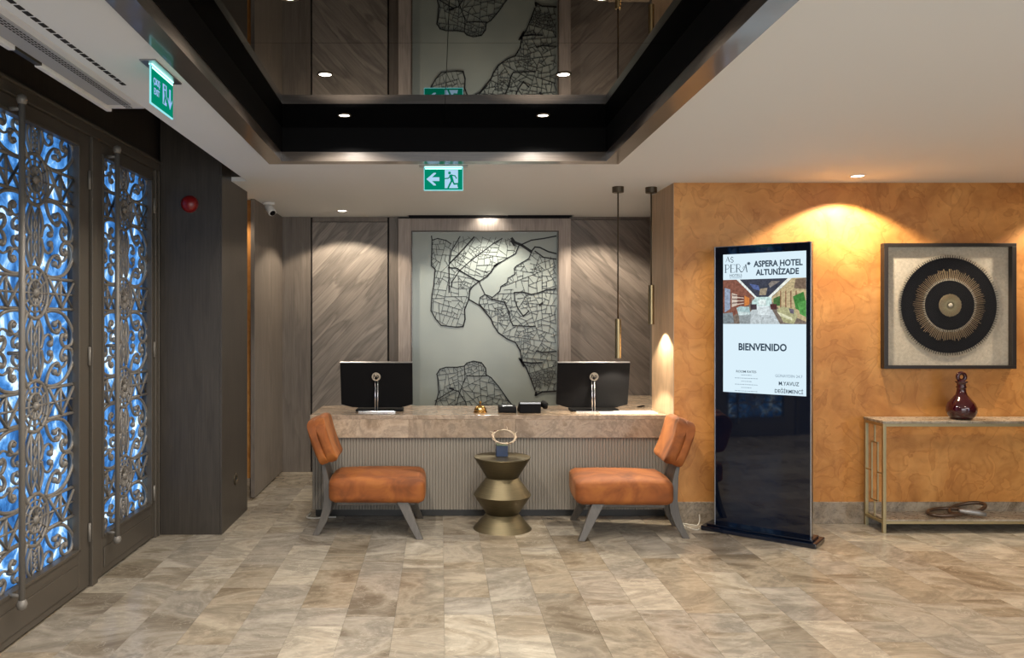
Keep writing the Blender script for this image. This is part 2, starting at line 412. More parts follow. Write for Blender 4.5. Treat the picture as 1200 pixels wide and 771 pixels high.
# mirror bay: trim, black step, mirror sheets
bay = empty('ceiling_mirror_bay', (0.02, 2.0, CZ)); tag(bay, kind='structure')
def frameseg(a0, a1, b0, b1, z0, z1, name, m):   # quad prism a0-a1 (outer) b0-b1 (inner)
    o = MB().prism([a0, a1, b1, b0], z0, z1).build(name, m); o.parent = bay; o.matrix_parent_inverse = Matrix.Translation(-Vector(bay.location)); return o
ZT0, ZT1, ZM = 2.39, 2.446, 2.588
def bayframe(off_out, off_in, z0, z1, name, m):
    o = [(XL1+off_out, YN+off_out), (XL0+off_out, YF-off_out), (XR0-off_out, YF-off_out), (XR1-off_out, YN+off_out)]
    i = [(XL1+off_in, YN+off_in), (XL0+off_in, YF-off_in), (XR0-off_in, YF-off_in), (XR1-off_in, YN+off_in)]
    for k in range(4): frameseg(o[k], o[(k+1) % 4], i[k], i[(k+1) % 4], z0, z1, name, m)
bayframe(0, .093, ZT0, ZT1, 'bay_trim', M['trim'])
bayframe(-.004, .0, ZT0+.004, CZ+.02, 'bay_edge', M['bronze_dark'])
bayframe(.02, .0985, ZT1, ZM+.02, 'bay_step', M['black'])
def baysheet(x0f, x1f, ya, yb):
    def X(f, y):
        t = (y-YN)/(YF-YN); xl = XL1+(XL0-XL1)*t+.02; xr = XR1+(XR0-XR1)*t-.02; return xl+(xr-xl)*f
    o = MB().prism([(X(x0f, ya), ya), (X(x1f, ya), ya), (X(x1f, yb), yb), (X(x0f, yb), yb)], ZM, ZM+.01).build('mirror_sheet', M['mirror'])
    o.parent = bay; o.matrix_parent_inverse = Matrix.Translation(-Vector(bay.location))
for ya, yb in ((YN+.02, .75), (.752, 2.009), (2.011, 3.269), (3.271, YF-.02)):
    baysheet(0, .4994, ya, yb); baysheet(.5006, 1, ya, yb)
MB().box(XL0, XR0, YN, YF, ZM+.02, ZM+.03).build('bay_backing', M['black'], None).name = 'trim_9'
tag(bpy.data.objects['trim_9'], kind='structure')

# ---- back wall
YB = 7.53
def wx(px, Y=YB): return (px-516)/FL*Y
def wz(py, Y=YB): return HC-(py-374)/FL*Y
wb = MB().box(-1.6, 2.3, YB+.02, YB+.15, 0, CZ+.12).build('wall_back', M['gap']); tag(wb, kind='structure')
def wpanel(name, xa, xb, za, zb, ya, m, parent=wb, bev=.002):
    return MB().box(-(xb-xa)/2, (xb-xa)/2, ya-YB, .02, -(zb-za)/2, (zb-za)/2).build(name, m, parent, ((xa+xb)/2, YB, (za+zb)/2), bevel=bev)
wpanel('wall_panel', -1.50, wx(364), .0, 2.42, YB, M['wood_v'])
wpanel('wall_panel', wx(456), wx(466.7), 0, 2.42, YB, M['wood_v'])
wpanel('head_strip', wx(366), wx(454), 2.375, 2.42, YB, M['wood_v'])
wpanel('head_strip', wx(668), 2.02, 2.395, 2.42, YB, M['wood_v'])
def clip(poly, n, d):     # keep n.p <= d
    out = []
    for i in range(len(poly)):
        a, b = poly[i], poly[(i+1) % len(poly)]
        da, db = n[0]*a[0]+n[1]*a[1]-d, n[0]*b[0]+n[1]*b[1]-d
        if da <= 0: out.append(a)
        if (da < 0) != (db < 0):
            t = da/(da-db); out.append((a[0]+(b[0]-a[0])*t, a[1]+(b[1]-a[1])*t))
    return out
def boards(xa, xb, za, zb, ang, wdt, m):
    cx, cz = (xa+xb)/2, (za+zb)/2; n = (-math.sin(ang), math.cos(ang))
    k = -20
    for k in range(-16, 17):
        lo, hi = k*wdt+.0004, (k+1)*wdt-.0004
        p = [(xa-cx, za-cz), (xb-cx, za-cz), (xb-cx, zb-cz), (xa-cx, zb-cz)]
        p = clip(p, n, hi); p = clip(p, (-n[0], -n[1]), -lo) if len(p) > 2 else []
        if len(p) < 3: continue
        MB().prism(p, -.004-rt.random()*.0008, .02, 'y').build('diagonal_board', m, wb, (cx, YB, cz), bevel=.0006, seg=1)
boards(wx(366), wx(454), 0, 2.37, math.radians(47), .135, M['wood_d1'])
boards(wx(668.5), 2.02, .0, 2.39, math.radians(-43), .135, M['wood_d2'])
# frame around the map
tr = empty('trim_1', (.44, YB, 1.4)); tag(tr, kind='structure')
def trimbox(xa, xb, ya, yb, za, zb, name='frame_member', m=M['wood_frame']):
    return MB().box(xa-.44, xb-.44, ya-YB, yb-YB, za-1.4, zb-1.4).build(name, m, tr, bevel=.003)
FX0, FX1, FI0, FI1, FT = wx(467), wx(668), wx(482), wx(654), wz(271)
trimbox(FX0, FI0, YB-.05, YB+.02, 0, 2.40)
trimbox(FI1, FX1, YB-.05, YB+.02, 0, 2.40)
trimbox(FI0, FI1, YB-.05, YB+.02, FT, 2.40)
trimbox(FI0, FI0+.012, YB-.056, YB-.0, .7, FT, 'frame_bead', M['trim'])
trimbox(FI1-.012, FI1, YB-.056, YB-.0, .7, FT, 'frame_bead', M['trim'])
trimbox(FI0+.012, FI1-.012, YB-.056, YB-.0, FT-.012, FT, 'frame_bead', M['trim'])
trimbox(FI0, FI1, YB-.02, YB+.02, 0, .58, 'lower_panel', M['wood_v'])

# ---- left side: recess wall, orange return wall, column, door wall
wl = tag(MB().box(-1.62, -1.532, 6.56, 7.6, 0, CZ).build('wall_recess', M['gap']), kind='structure')
MB().box(-1.53, -1.497, 6.40, 7.03, .012, CZ).build('side_panel', M['wood_v'], wl, bevel=.002)
MB().box(-1.53, -1.497, 7.034, YB, .012, CZ).build('side_panel', M['wood_v'], wl, bevel=.002)
tag(MB().box(-2.2, -1.53, 6.47, 6.55, 0, CZ).build('wall_return', M['plaster']), kind='structure')
tag(MB().box(-2.2, -1.545, 6.448, 6.47, 0, .155).build('baseboard_return', M['base_stone'], bevel=.003), kind='structure')
col = tag(MB().box(-1.885, -1.483, 5.352, 6.03, 0, 2.99).build('wall_column', M['gap']), kind='structure')
MB().box(-1.885, -1.484, 5.338, 5.352, .0, 2.99).build('column_panel', M['wood_col'], col, bevel=.0015)
MB().box(-1.483, -1.469, 5.338, 6.04, .0, CZ).build('column_panel', M['wood_col'], col, bevel=.0015)
MB().box(-1.483, -1.469, 5.338, 5.58, CZ, 2.99).build('column_panel', M['wood_col'], col)
MB().box(-1.885, -1.483, 6.03, 6.04, .0, CZ).build('column_panel', M['wood_col'], col)
XD = -1.90
dw = MB().box(XD-.30, XD-.14, -3.1, 7.6, 0, 3.0).box(XD-.14, XD-.01, -3.1, 2.05, 0, 3.0).box(XD-.14, XD-.01, 2.05, 5.40, 2.50, 3.0).box(XD-.14, XD-.01, 5.40, 6.5, 0, 3.0)
wle = tag(dw.build('wall_left', M['wood_dark']), kind='structure')
# frame of the pair of doors
df = empty('trim_2', (XD, 4.3, 0)); tag(df, kind='structure')
def dbox(ya, yb, za, zb, xa=-.06, xb=.015, name='door_frame'):
    return MB().box(xa, xb, ya-4.3, yb-4.3, za, zb).build(name, M['door_metal'], df, bevel=.003)
dbox(2.05, 5.338, 2.44, 2.49); dbox(2.05, 5.338, 2.49, 2.505, -.05, .03, 'door_cornice')
dbox(4.302, 4.372, 0, 2.44); dbox(5.262, 5.335, 0, 2.44); dbox(3.165, 3.205, 0, 2.44); dbox(2.05, 2.09, 0, 2.44)
dbox(5.300, 5.312, .0, 2.44, .015, .024, 'door_bead')
# wrought iron pieces (local: u along the door, z up, grille plane x = 0)
def catmull(pts, n=5):
    out = []; P = [Vector((p[0], p[1], 0)) for p in pts]; P = [P[0]] + P + [P[-1]]
    for i in range(1, len(P)-2):
        for k in range(n):
            t = k/n; a, b, c, d = P[i-1], P[i], P[i+1], P[i+2]
            q = .5*((2*b)+(-a+c)*t+(2*a-5*b+4*c-d)*t*t+(-a+3*b-3*c+d)*t**3); out.append((q.x, q.y))
    out.append((P[-2].x, P[-2].y)); return out
def iron(mb, uv, w=.0095, dp=.009, seg=6, closed=False, x=0.0):
    mb.tube([(x, u, v) for u, v in uv], w, seg, closed, ry=dp, up=(1,0,0))
sm = MB()
iron(sm, catmull([(.085,.095),(.17,.082),(.28,.10),(.355,.155),(.385,.205),(.362,.258),(.29,.264),(.258,.232),(.270,.205),(.298,.210)]))
iron(sm, catmull([(.085,.095),(.115,.15),(.165,.19),(.215,.187),(.232,.155),(.208,.133),(.185,.148)]), .0065, x=.008)
iron(sm, catmull([(.075,.266),(.095,.222),(.14,.200),(.178,.222),(.170,.252),(.143,.248)]), .0065, x=-.008)
iron(sm, catmull([(.215,.187),(.262,.168),(.305,.180),(.322,.212),(.303,.236)]), .006, x=-.004)
iron(sm, catmull([(.03,.12),(.066,.18),(.070,.23),(.048,.268)]), .006)
for u, v in ((.298,.212),(.190,.150),(.146,.247),(.215,.187)):
    sm.lathe([(.001,-.016),(.014,-.010),(.017,0),(.014,.010),(.001,.016)], (0, u, v), 8, 'x', True)
scroll_me = sm.mesh('scroll', M['iron'])
mm = MB()
ring = lambda r, n=28: [(r*math.cos(2*pi*k/n), r*math.sin(2*pi*k/n)) for k in range(n)]
iron(mm, ring(.122), .010, .010, closed=True); iron(mm, ring(.062, 18), .007, .010, closed=True); iron(mm, ring(.093, 24), .0045, .006, closed=True)
for k in range(12):
    a = 2*pi*k/12; iron(mm, [(.02*math.cos(a), .02*math.sin(a)), (.122*math.cos(a), .122*math.sin(a))], .006, .008, 4)
mm.lathe([(.001,-.02),(.02,-.014),(.024,0),(.02,.016),(.001,.022)], (0,0,0), 10, 'x', True)
med_me = mm.mesh('medallion', M['iron'])
bm_ = MB()
for sgn in (1, -1):
    iron(bm_, [(.115, .075*sgn), (.385, .075*sgn)], .009, .014, 4)
iron(bm_, [(.125,.07),(.25,-.07),(.385,.07)], .007, .010, 4, x=.006); iron(bm_, [(.125,-.07),(.25,.07),(.385,-.07)], .007, .010, 4, x=-.006)
iron(bm_, [(.25,-.07),(.25,.07)], .006, .01, 4); iron(bm_, [(.125,0),(.385,0)], .006, .01, 4)
band_me = bm_.mesh('cross_band', M['iron'])
def upright(h):
    m_ = MB()
    for u in (-.036, .036): iron(m_, [(u, 0), (u, h)], .0065, .008, 4)
    for k in range(2):
        s_ = 1 if k else -1; iron(m_, catmull([(s_*.032, h*.05), (-s_*.012, h*.3), (s_*.012, h*.5), (-s_*.012, h*.7), (s_*.032, h*.95)]), .005, .008, 4)
    return m_.mesh('upright_bar', M['iron'])
up_full, up_half = upright(.30), upright(.14)
def make_door(n, cy, hw, y0, y1, bar_y, first):
    d = empty('door_%d' % n, (XD, cy, 0)); tag(d, kind='structure')
    L = lambda ya, yb, za, zb, xa, xb, name, bev=.003, m=M['door_metal']: MB().box(xa, xb, ya-cy, yb-cy, za, zb).build(name, m, d, bevel=bev)
    g0, g1 = cy-hw, cy+hw; zb_, zt_ = .225, 2.375
    L(y0, g0, .012, 2.438, -.055, 0, 'stile'); L(g1, y1, .012, 2.438, -.055, 0, 'stile')
    L(g0, g1, zt_, 2.438, -.055, 0, 'top_rail'); L(g0, g1, .012, zb_, -.055, 0, 'bottom_rail')
    L(g0+.02, g1-.02, .05, .165, 0, .007, 'kick_panel')
    for a in ((g0-.002, g0+.014, zb_, zt_), (g1-.014, g1+.002, zb_, zt_), (g0, g1, zb_, zb_+.016), (g0, g1, zt_-.016, zt_)):
        L(a[0], a[1], a[2], a[3], -.03, .010, 'glazing_bead', .002)
    L(g0, g1, zb_, zt_, -.066, -.061, 'glass_pane', 0, M['backlit'])
    L(g0-.02, g0, zb_, zt_, -.10, -.055, 'reveal', 0); L(g1, g1+.02, zb_, zt_, -.10, -.055, 'reveal', 0)
    L(g0, g1, zt_, zt_+.02, -.10, -.055, 'reveal', 0); L(g0, g1, zb_-.02, zb_, -.10, -.055, 'reveal', 0)
    s = hw/.39; zc = [.495, 1.035, 1.575, 2.115]
    for z in zc:
        link_mesh('medallion', med_me, d, (-.03, 0, z), (0,0,0), (1, s, 1))
        for sg in (1, -1):
            link_mesh('cross_band', band_me, d, (-.03, 0, z), (0,0,0), (1, sg*s, 1))
            for sv in (1, -1): link_mesh('scroll', scroll_me, d, (-.03, 0, z), (0,0,0), (1, sg*s, sv*(1 if not (z == zc[0] and sv < 0) and not (z == zc[3] and sv > 0) else .96)))
    for z in zc[:-1]: link_mesh('upright_bar', up_full, d, (-.03, 0, z+.12))
    link_mesh('upright_bar', up_half, d, (-.03, 0, .235)); link_mesh('upright_bar', up_half, d, (-.03, 0, 2.232))
    # long pull bar with ball ends
    hb = MB().tube([(.06, bar_y-cy, .20), (.06, bar_y-cy, 2.41)], .0135, 12)
    h = hb.build('handle_bar', M['iron'], d)
    for z in (.195, 2.415): MB().lathe([(.002,-.026),(.018,-.018),(.024,0),(.018,.018),(.002,.026)], (.06, bar_y-cy, z), 12, 'z', True).build('end_knob', M['iron'], h)
    for z in (.235, 1.3, 2.375): MB().tube([(-.002, bar_y-cy, z), (.06, bar_y-cy, z)], .009, 8).build('bar_bracket', M['iron'], h)
    for z in (.30, 1.25, 2.2): MB().tube([(.008, y1-.012, z-.05) if 0 else (.008, y1-cy-.012, z-.05), (.008, y1-cy-.012, z+.05)], .008, 8).build('hinge', M['iron'], d)
    return d
make_door(1, 3.775, .395, 3.21, 4.292, 3.49, True)
make_door(2, 4.835, .380, 4.382, 5.258, 4.52, False)
make_door(3, 2.64, .395, 2.095, 3.16, 2.93, False)

# ---- orange pier and wall on the right
YO = 5.642; XP = 1.662
tag(MB().box(XP-.004, XP, YO-.0, 6.22, 0, CZ).build('trim_3', M['pier']), kind='structure')
wr = MB().prism([(XP,YO),(6.5,YO),(6.5,YO+.1),(XP+.1,YO+.1),(XP+.1,6.12),(2.35,6.12),(2.35,6.22),(XP,6.22)], 0, CZ)
tag(wr.build('wall_orange', M['plaster']), kind='structure')
tag(MB().box(XP+.002, 6.5, YO-.016, YO, 0, .153).build('baseboard_orange', M['base_stone'], bevel=.002), kind='structure')
tag(MB().box(1.985, 2.05, 6.22, 7.6, 0, CZ).build('wall_alcove', M['wood_v']), kind='structure')
tag(MB().box(6.5, 6.6, -3.1, 5.8, 0, CZ).build('wall_right', plain('right_wall', (.07,.065,.06), .8)), kind='structure')
tag(MB().box(-2.2, 6.6, -3.2, -3.1, 0, 3.0).build('wall_behind', plain('rear_wall', (.30,.27,.24), .6)), kind='structure')

# ================================================================== DOWNLIGHTS
def downlight(x, y, z, label, power, group, metal=False, size=128, rad=.028, s_=1.0):
    r = empty('downlight', (x, y, z)); tag(r, label, 'ceiling light', group)
    rim = MB(); rim.lathe([(.044,-.003),(.050,-.0035),(.052,0.0),(.044,0.002)], seg=28)
    MB().lathe([(.0001,-.0006),(.040,-.0008),(.0405,.0)], seg=28).build('lamp_disc', M['lens_glow'], r)
    k = MB(); n = 28
    vs = []; fs = []
    for rr, h in ((.041,-.001),(.043,-.0045),(.051,-.004),(.053,0)):
        for i in range(n): vs.append((rr*math.cos(2*pi*i/n), rr*math.sin(2*pi*i/n), h))
    for j in range(3):
        for i in range(n): fs.append((j*n+i, j*n+(i+1) % n, (j+1)*n+(i+1) % n, (j+1)*n+i))
    for q_ in r.children: q_.scale = (s_, s_, 1)
    k.add([(x*s_, y*s_, z) for x, y, z in vs], fs, True); k.build('rim', M['bronze_dark'] if metal else M['white_plastic'], r)
    s = spot((0, 0, -.012), power, 142 if metal else size, .35 if metal else .22, (1.0,.92,.82) if metal else WARM, rad); s.parent = r; s.name = 'spot_lamp'
    return r
rows = [4.428, 3.688, 2.80]
bl = {(0,0): 'round downlight in the dark mirrored ceiling bay, left one nearest the exit sign', (0,1): 'round downlight in the dark mirrored ceiling bay, right one nearest the exit sign',
      (1,0): 'bright downlight in the mirrored bay, left one of the second pair from the back', (1,1): 'bright downlight in the mirrored bay, right one of the second pair from the back',
      (2,0): 'downlight cut by the top edge of the photo in the mirrored bay, left one', (2,1): 'downlight cut by the top edge of the photo in the mirrored bay, right one'}
for k, y in enumerate(rows):
    for j, x in enumerate((-.535, .573)):
        downlight(x, y, ZM, bl[(k, j)], 62, 'downlights in the mirrored bay', True, s_=.72)
for y in (2.0, 1.2, .4):
    for x in (-.535, .573): spot((x, y, ZM-.012), 62, 124, .5, (1.0,.92,.82))
downlight(-.878, 7.10, CZ, 'round downlight in the white ceiling above the left diagonal-grain panel', 66, 'downlights in the white ceiling')
downlight(2.824, 5.37, CZ, 'round downlight in the white ceiling between kiosk and picture', 118, 'downlights in the white ceiling')
spot((4.66, 5.37, CZ-.012), 125, 130, .25); spot((3.4, 3.1, CZ-.012), 60, 124, .5)
spot((-1.72, 6.30, CZ-.05), 14, 120, .5)
spot((.45, 7.42, CZ+.06), 9, 130, .6, (1,.92,.78), .03)
spot((.45, 7.14, CZ-.02), 62, 128, .5, (1,.95,.84), .03)  # extra spot without a fitting, added to brighten the map glass
spot((1.46, 7.10, CZ-.02), 60, 124, .5, WARM, .03)

# ================================================================== AIR CURTAIN over the doors
ac = empty('air_curtain', (-1.44, 2.2, CZ)); tag(ac, 'white air curtain unit with grey perforated underside above the iron doors', 'air curtain')
MB().box(-.075, .078, -1.6, 1.46, 0, .16).build('housing', M['white_plastic'], ac, bevel=.004)
MB().box(-.062, .045, -1.58, 1.38, -.004, 0).build('underside_panel', M['grey_perf'], ac)
pf = MB()
for k in range(120):
    y = -1.5+k*.0245
    if .0 < y-.0 < .12: continue
    for j in range(3): pf.box(.004+j*.011, .010+j*.011, y, y+.016, -.0048, -.004)
tag(pf.build('perforation', M['gap'], ac), kind='stuff')
MB().box(-.095, -.070, -1.6, .62, -.016, .012).build('outlet_lip', M['white_plastic'], ac, bevel=.003)
MB().box(-.095, -.070, .80, 1.45, -.016, .012).build('outlet_lip', M['white_plastic'], ac, bevel=.003)
MB().box(-.088, -.066, .62, .80, -.012, .01).build('outlet_gap', M['bronze_dark'], ac)

# ================================================================== EXIT SIGNS
def exit_sign(loc, rz, label, kind):
    r = empty('exit_sign', loc, rz); tag(r, label, 'exit sign', 'green exit signs')
    W, Z0, Z1 = .248, -.157, -.004
    MB().box(-W/2-.03, W/2+.03, -.03, .03, -.006, 0).build('ceiling_plate', M['alu'], r, bevel=.002)
    MB().box(-W/2+.005, W/2-.005, -.007, .007, -.0095, -.0055).build('led_strip', M['led'], r)
    MB().box(-W/2, W/2, -.003, .003, Z0, Z1-.004).build('acrylic_panel', M['sign_edge'], r)
    MB().box(-W/2+.004, W/2-.004, -.0042, .0042, Z0+.005, Z1-.012).build('green_face', M['sign_green'], r)
    MB().box(-W/2+.008, W/2-.008, -.0046, .0046, Z1-.019, Z1-.012).build('glow_band', M['led'], r).hide_render = False
    for s in ((-1,) if kind == 'left' else (-1,)):
        y = -.0052
        def pl(poly, name, m, yy=y): return MB().prism(poly, yy, yy+.0012, 'y').build(name, m, r)
        if kind == 'left':
            cz = -.085
            pl([(-.108,cz),(-.062,cz+.040),(-.048,cz+.040),(-.048,cz+.034),(-.072,cz+.012),(-.026,cz+.012),(-.026,cz-.012),(-.072,cz-.012),(-.048,cz-.034),(-.048,cz-.040),(-.062,cz-.040)], 'arrow', M['sign_white'])
            dr = pl([(.008,-.142),(.092,-.142),(.092,-.026),(.008,-.026)], 'door_pictogram', M['sign_white'])
            f = MB()
            def limb(p, w=.009): 
                for a, b in zip(p[:-1], p[1:]):
                    a, b = Vector(a), Vector(b); d = (b-a).normalized(); n = Vector((-d.y, d.x))*w/2; a = a-d*w*.3; b = b+d*w*.3
                    f.prism([tuple(a+n), tuple(a-n), tuple(b-n), tuple(b+n)], -.0066, -.0052, 'y')
            f.prism([(.038+.009*math.cos(k*pi/6), -.046+.009*math.sin(k*pi/6)) for k in range(12)], -.0066, -.0052, 'y')
            limb([(.046,-.062),(.055,-.094)], .018); limb([(.046,-.062),(.030,-.080),(.008,-.082)], .007)
            limb([(.050,-.060),(.072,-.064),(.082,-.080)], .007)
            limb([(.052,-.096),(.040,-.118),(.030,-.140)], .011); limb([(.058,-.096),(.068,-.116),(.092,-.114),(.094,-.132)], .010)
            f.build('running_figure', M['sign_green'], r)
        else:
            text_mesh('ÇIKIŞ', .034, M['sign_blue'], 'lettering', r, (-.068, y, -.065), (pi/2,0,0), bold=.0006, xs=.85)
            text_mesh('EXIT', .034, M['sign_blue'], 'lettering', r, (-.068, y, -.103), (pi/2,0,0), bold=.0006, xs=.85)
            pl([(0,-.125),(.042,-.125),(.042,-.045),(0,-.045)], 'door_pictogram', M['sign_blue'])
            f = MB(); f.prism([(.02+.008*math.cos(k*pi/5), -.057+.008*math.sin(k*pi/5)) for k in range(10)], -.0066, -.0052, 'y')
            f.prism([(.012,-.07),(.028,-.068),(.03,-.09),(.018,-.092)], -.0066, -.0052, 'y'); f.prism([(.018,-.09),(.028,-.09),(.012,-.123),(.004,-.123)], -.0066, -.0052, 'y')
            f.prism([(.024,-.09),(.031,-.09),(.042,-.112),(.034,-.114)], -.0066, -.0052, 'y'); f.build('running_figure', M['sign_green'], r)
            pl([(.082,-.128),(.106,-.095),(.106,-.085),(.089,-.104),(.089,-.048),(.075,-.048),(.075,-.104),(.058,-.085),(.058,-.095)], 'arrow', M['sign_blue'])
    return r
exit_sign((.020, 5.02, CZ), 0, 'green exit sign with white left arrow hanging before the reception desk', 'left')
exit_sign((-1.092, 3.11, CZ), pi/2, 'green exit sign seen edge-on above the iron doors, with lettering and down arrow', 'down')
# ================================================================== SMALL FITTINGS
r = empty('fire_sounder', (-1.685, 5.338, 2.224)); tag(r, 'round red fire alarm sounder high on the dark column', 'fire alarm')
MB().lathe([(.0001,-.05),(.03,-.048),(.048,-.036),(.055,-.018),(.055,-.004)], seg=28, axis='y', sm=True).build('dome', M['red'], r)
MB().lathe([(.058,-.006),(.058,0)], seg=28, axis='y').build('base_plate', M['red'], r)
r = empty('wall_socket', (-1.469, 5.685, .307)); tag(r, 'small round dark socket low on the side of the dark column', 'socket')
MB().lathe([(.045,0),(.045,.006),(.040,.010),(.024,.010),(.022,.004),(.0001,.004)], seg=24, axis='x').build('cover', M['bronze_dark'], r)
MB().box(.004,.012,-.006,.006,-.008,.008).build('slot', M['gap'], r)
r = empty('security_camera', (-1.43, 6.62, CZ)); tag(r, 'small white security camera under the ceiling in the left corner', 'camera')
MB().lathe([(.045,-.018),(.05,-.012),(.05,0)], seg=24).build('mount', M['white_plastic'], r)
d = Vector((.50, -.55, -.62)).normalized()
q = Vector((.0,0,-.04))
MB().tube([q-d*.03, q-d*.02, q+d*.075, q+d*.08], [.02,.032,.034,.030], 16).build('body', M['white_plastic'], r)
MB().tube([q+d*.079, q+d*.084], .024, 16).build('lens', M['plastic'], r)

# ================================================================== WALL MAP (black steel street map on glass)
wm = empty('wall_map', (.44, YB-.012, 1.5)); tag(wm, 'black steel street map of a coastline mounted on a framed frosted glass panel', 'wall art')
MB().box(FI0-.44, FI1-.44, 0, .012, .58-1.5, FT-1.5).build('glass_panel', M['frost'], wm)
def mp(p):     # traced point -> metres on the panel
    px = 480+p[0]/3.505; py = 260+p[1]/3.505; Y = YB-.02
    return Vector(((px-516)/FL*Y-.44, HC-(py-374)/FL*Y-1.5))
def bar(mb, a, b, w, t=.005):
    d = b-a
    if d.length < 1e-5: return
    d.normalize(); n = Vector((-d.y, d.x))*w/2; a = a-d*w*.35; b = b+d*w*.35
    mb.prism([tuple(a+n), tuple(a-n), tuple(b-n), tuple(b+n)], -t, 0, 'y')
def line(mb, pts, w):
    P = [mp(p) for p in pts]
    for a, b in zip(P[:-1], P[1:]): bar(mb, a, b, w, .006)
def inside(p, poly):
    c = False; n = len(poly)
    for i in range(n):
        a, b = poly[i], poly[(i+1) % n]
        if (a[1] > p[1]) != (b[1] > p[1]) and p[0] < (b[0]-a[0])*(p[1]-a[1])/(b[1]-a[1])+a[0]: c = not c
    return c
def streets(poly, cell, seed, dense=()):
    rn = random.Random(seed); xs = [p[0] for p in poly]; ys = [p[1] for p in poly]; out = []
    def emit_(a, b):     # keep the stretches of a street that lie inside the coastline
        n = max(2, int(math.hypot(b[0]-a[0], b[1]-a[1])/3)); st_ = None; L = lambda t: (a[0]+(b[0]-a[0])*t, a[1]+(b[1]-a[1])*t)
        for i in range(n+1):
            q_ = inside(L(i/n), poly)
            if q_ and st_ is None: st_ = i/n
            if (not q_ or i == n) and st_ is not None:
                e = i/n
                if (e-st_)*n >= 1.5: out.append((L(st_), L(e)))
                st_ = None
    def split(p, d):
        n = len(p); cx = sum(q[0] for q in p)/n; cy = sum(q[1] for q in p)/n
        ar = abs(sum(p[i][0]*p[(i+1) % n][1]-p[(i+1) % n][0]*p[i][1] for i in range(n)))/2
        tgt = cell*cell*rn.uniform(.5, 1.9)
        for dx, dy, rad, k in dense:
            if math.hypot(cx-dx, cy-dy) < rad: tgt = 150*rn.uniform(.6, 1.6)
        if ar < tgt or d > 16: return
        best = max(range(n), key=lambda i: math.hypot(p[i][0]-p[(i+1) % n][0], p[i][1]-p[(i+1) % n][1]))
        a, b = p[best], p[(best+1) % n]; t = rn.uniform(.32, .68); m_ = (a[0]+(b[0]-a[0])*t, a[1]+(b[1]-a[1])*t)
        an = math.atan2(b[1]-a[1], b[0]-a[0])+rn.uniform(-.42, .42); nx, ny = math.cos(an), math.sin(an); dd = nx*m_[0]+ny*m_[1]
        A_, B_ = clip(p, (nx, ny), dd), clip(p, (-nx, -ny), -dd)
        if len(A_) < 3 or len(B_) < 3: return
        ed = [q for q in A_ if abs(nx*q[0]+ny*q[1]-dd) < 1e-4]
        if len(ed) >= 2:
            if rn.random() < .93 or d < 5: emit_(ed[0], ed[-1])
        split(A_, d+1); split(B_, d+1)
    x0_, x1_, y0_, y1_ = min(xs)-20, max(xs)+20, min(ys)-20, max(ys)+20
    split([(x0_, y0_), (x1_, y0_+11), (x1_, y1_), (x0_, y1_-9)], 0)
    return out
A = [(92,75),(90,180),(105,195),(100,260),(92,300),(88,365),(108,400),(130,425),(190,432),(220,430),(228,400),(226,360),(243,318),(248,280),(262,262),(285,245),(320,222),(335,205),(350,180),(375,165),(400,150),(435,130),(450,95),(425,72),(400,66),(380,70),(340,62),(262,60),(205,60),(170,90),(150,76),(115,68)]
B = [(500,125),(490,150),(440,180),(430,190),(432,215),(405,230),(400,250),(375,265),(370,285),(340,310),(325,303),(310,298),(290,310),(285,335),(300,352),(320,372),(335,400),(345,425),(365,455),(400,480),(435,495),(455,530),(462,575),(480,600),(500,650),(515,690),(518,712),(545,698),(602,695),(602,155),(570,140),(550,145),(515,120)]
Cc = [(98,800),(105,755),(120,700),(115,640),(112,625),(125,605),(150,597),(195,597),(225,592),(235,580),(262,572),(295,578),(312,600),(315,628),(335,640),(365,675),(400,725),(430,765),(450,800)]
lands = [(A, 25, 1, [(215,150,28,22),(125,240,18,14),(215,260,22,16),(300,130,35,18)], [
            ([(90,58),(92,75)]+A[1:9], .010), (A[8:20], .012), ([(92,75),(115,68),(150,76),(170,90)], .009),
            ([(265,62),(215,118),(165,170)], .014), ([(207,60),(172,118),(162,180),(162,290)], .009), ([(160,188),(195,190),(215,205),(250,225),(285,245)], .011),
            ([(380,68),(345,88),(290,130),(250,160),(205,200),(175,245),(172,268)], .009), ([(350,182),(362,172)], .018), (A[19:23], .010)]),
         (B, 25, 2, [(380,380,35,26),(520,205,26,20),(480,320,22,16),(470,470,30,18),(540,640,40,14)], [
            (B[:13], .008), (B[12:16], .008), ([(285,245),(310,298),(340,322)], .008), ([(243,318),(290,345)]+B[16:23], .012), (B[22:26], .011), (B[26:29], .014),
            ([(420,68),(432,84),(460,95),(500,122)], .024), ([(418,78),(430,96)], .018), ([(462,92),(500,75),(550,68),(602,58)], .012),
            ([(498,124),(515,103),(535,105),(570,122),(602,130)], .013), ([(515,120),(550,145),(602,153)], .011),
            ([(430,290),(465,288),(500,298),(535,290),(560,280),(602,275)], .012), ([(430,290),(432,320),(445,355),(468,388),(490,365)], .010),
            ([(340,318),(390,330),(408,370),(415,405),(425,425),(470,428),(515,430)], .011), ([(520,530),(545,536),(602,532)], .012),
            ([(450,560),(462,575),(500,580),(545,578)], .014), ([(455,565),(470,590)], .024), ([(535,342),(545,334)], .02), ([(518,712),(520,700)], .02)]),
         (Cc, 26, 3, [(270,600,34,70)], [
            (Cc[1:18], .010), ([(235,632),(270,634),(318,632)], .009), ([(165,683),(180,688)], .018), ([(105,735),(160,700),(180,690),(200,695),(230,740),(245,800)], .008), ([(225,592),(228,640),(205,705),(190,760)], .007)])]
for poly, cell, seed, dense, strokes in lands:
    ol = MB()
    for pts, wd in strokes: line(ol, pts, wd)
    o = ol.build('coastline', M['metal_map'], wm)
    nb = MB()
    for a, b in streets(poly, cell, seed, dense): bar(nb, mp(a), mp(b), .0036, .004)
    tag(nb.build('street_network', M['metal_map'], o), kind='stuff')

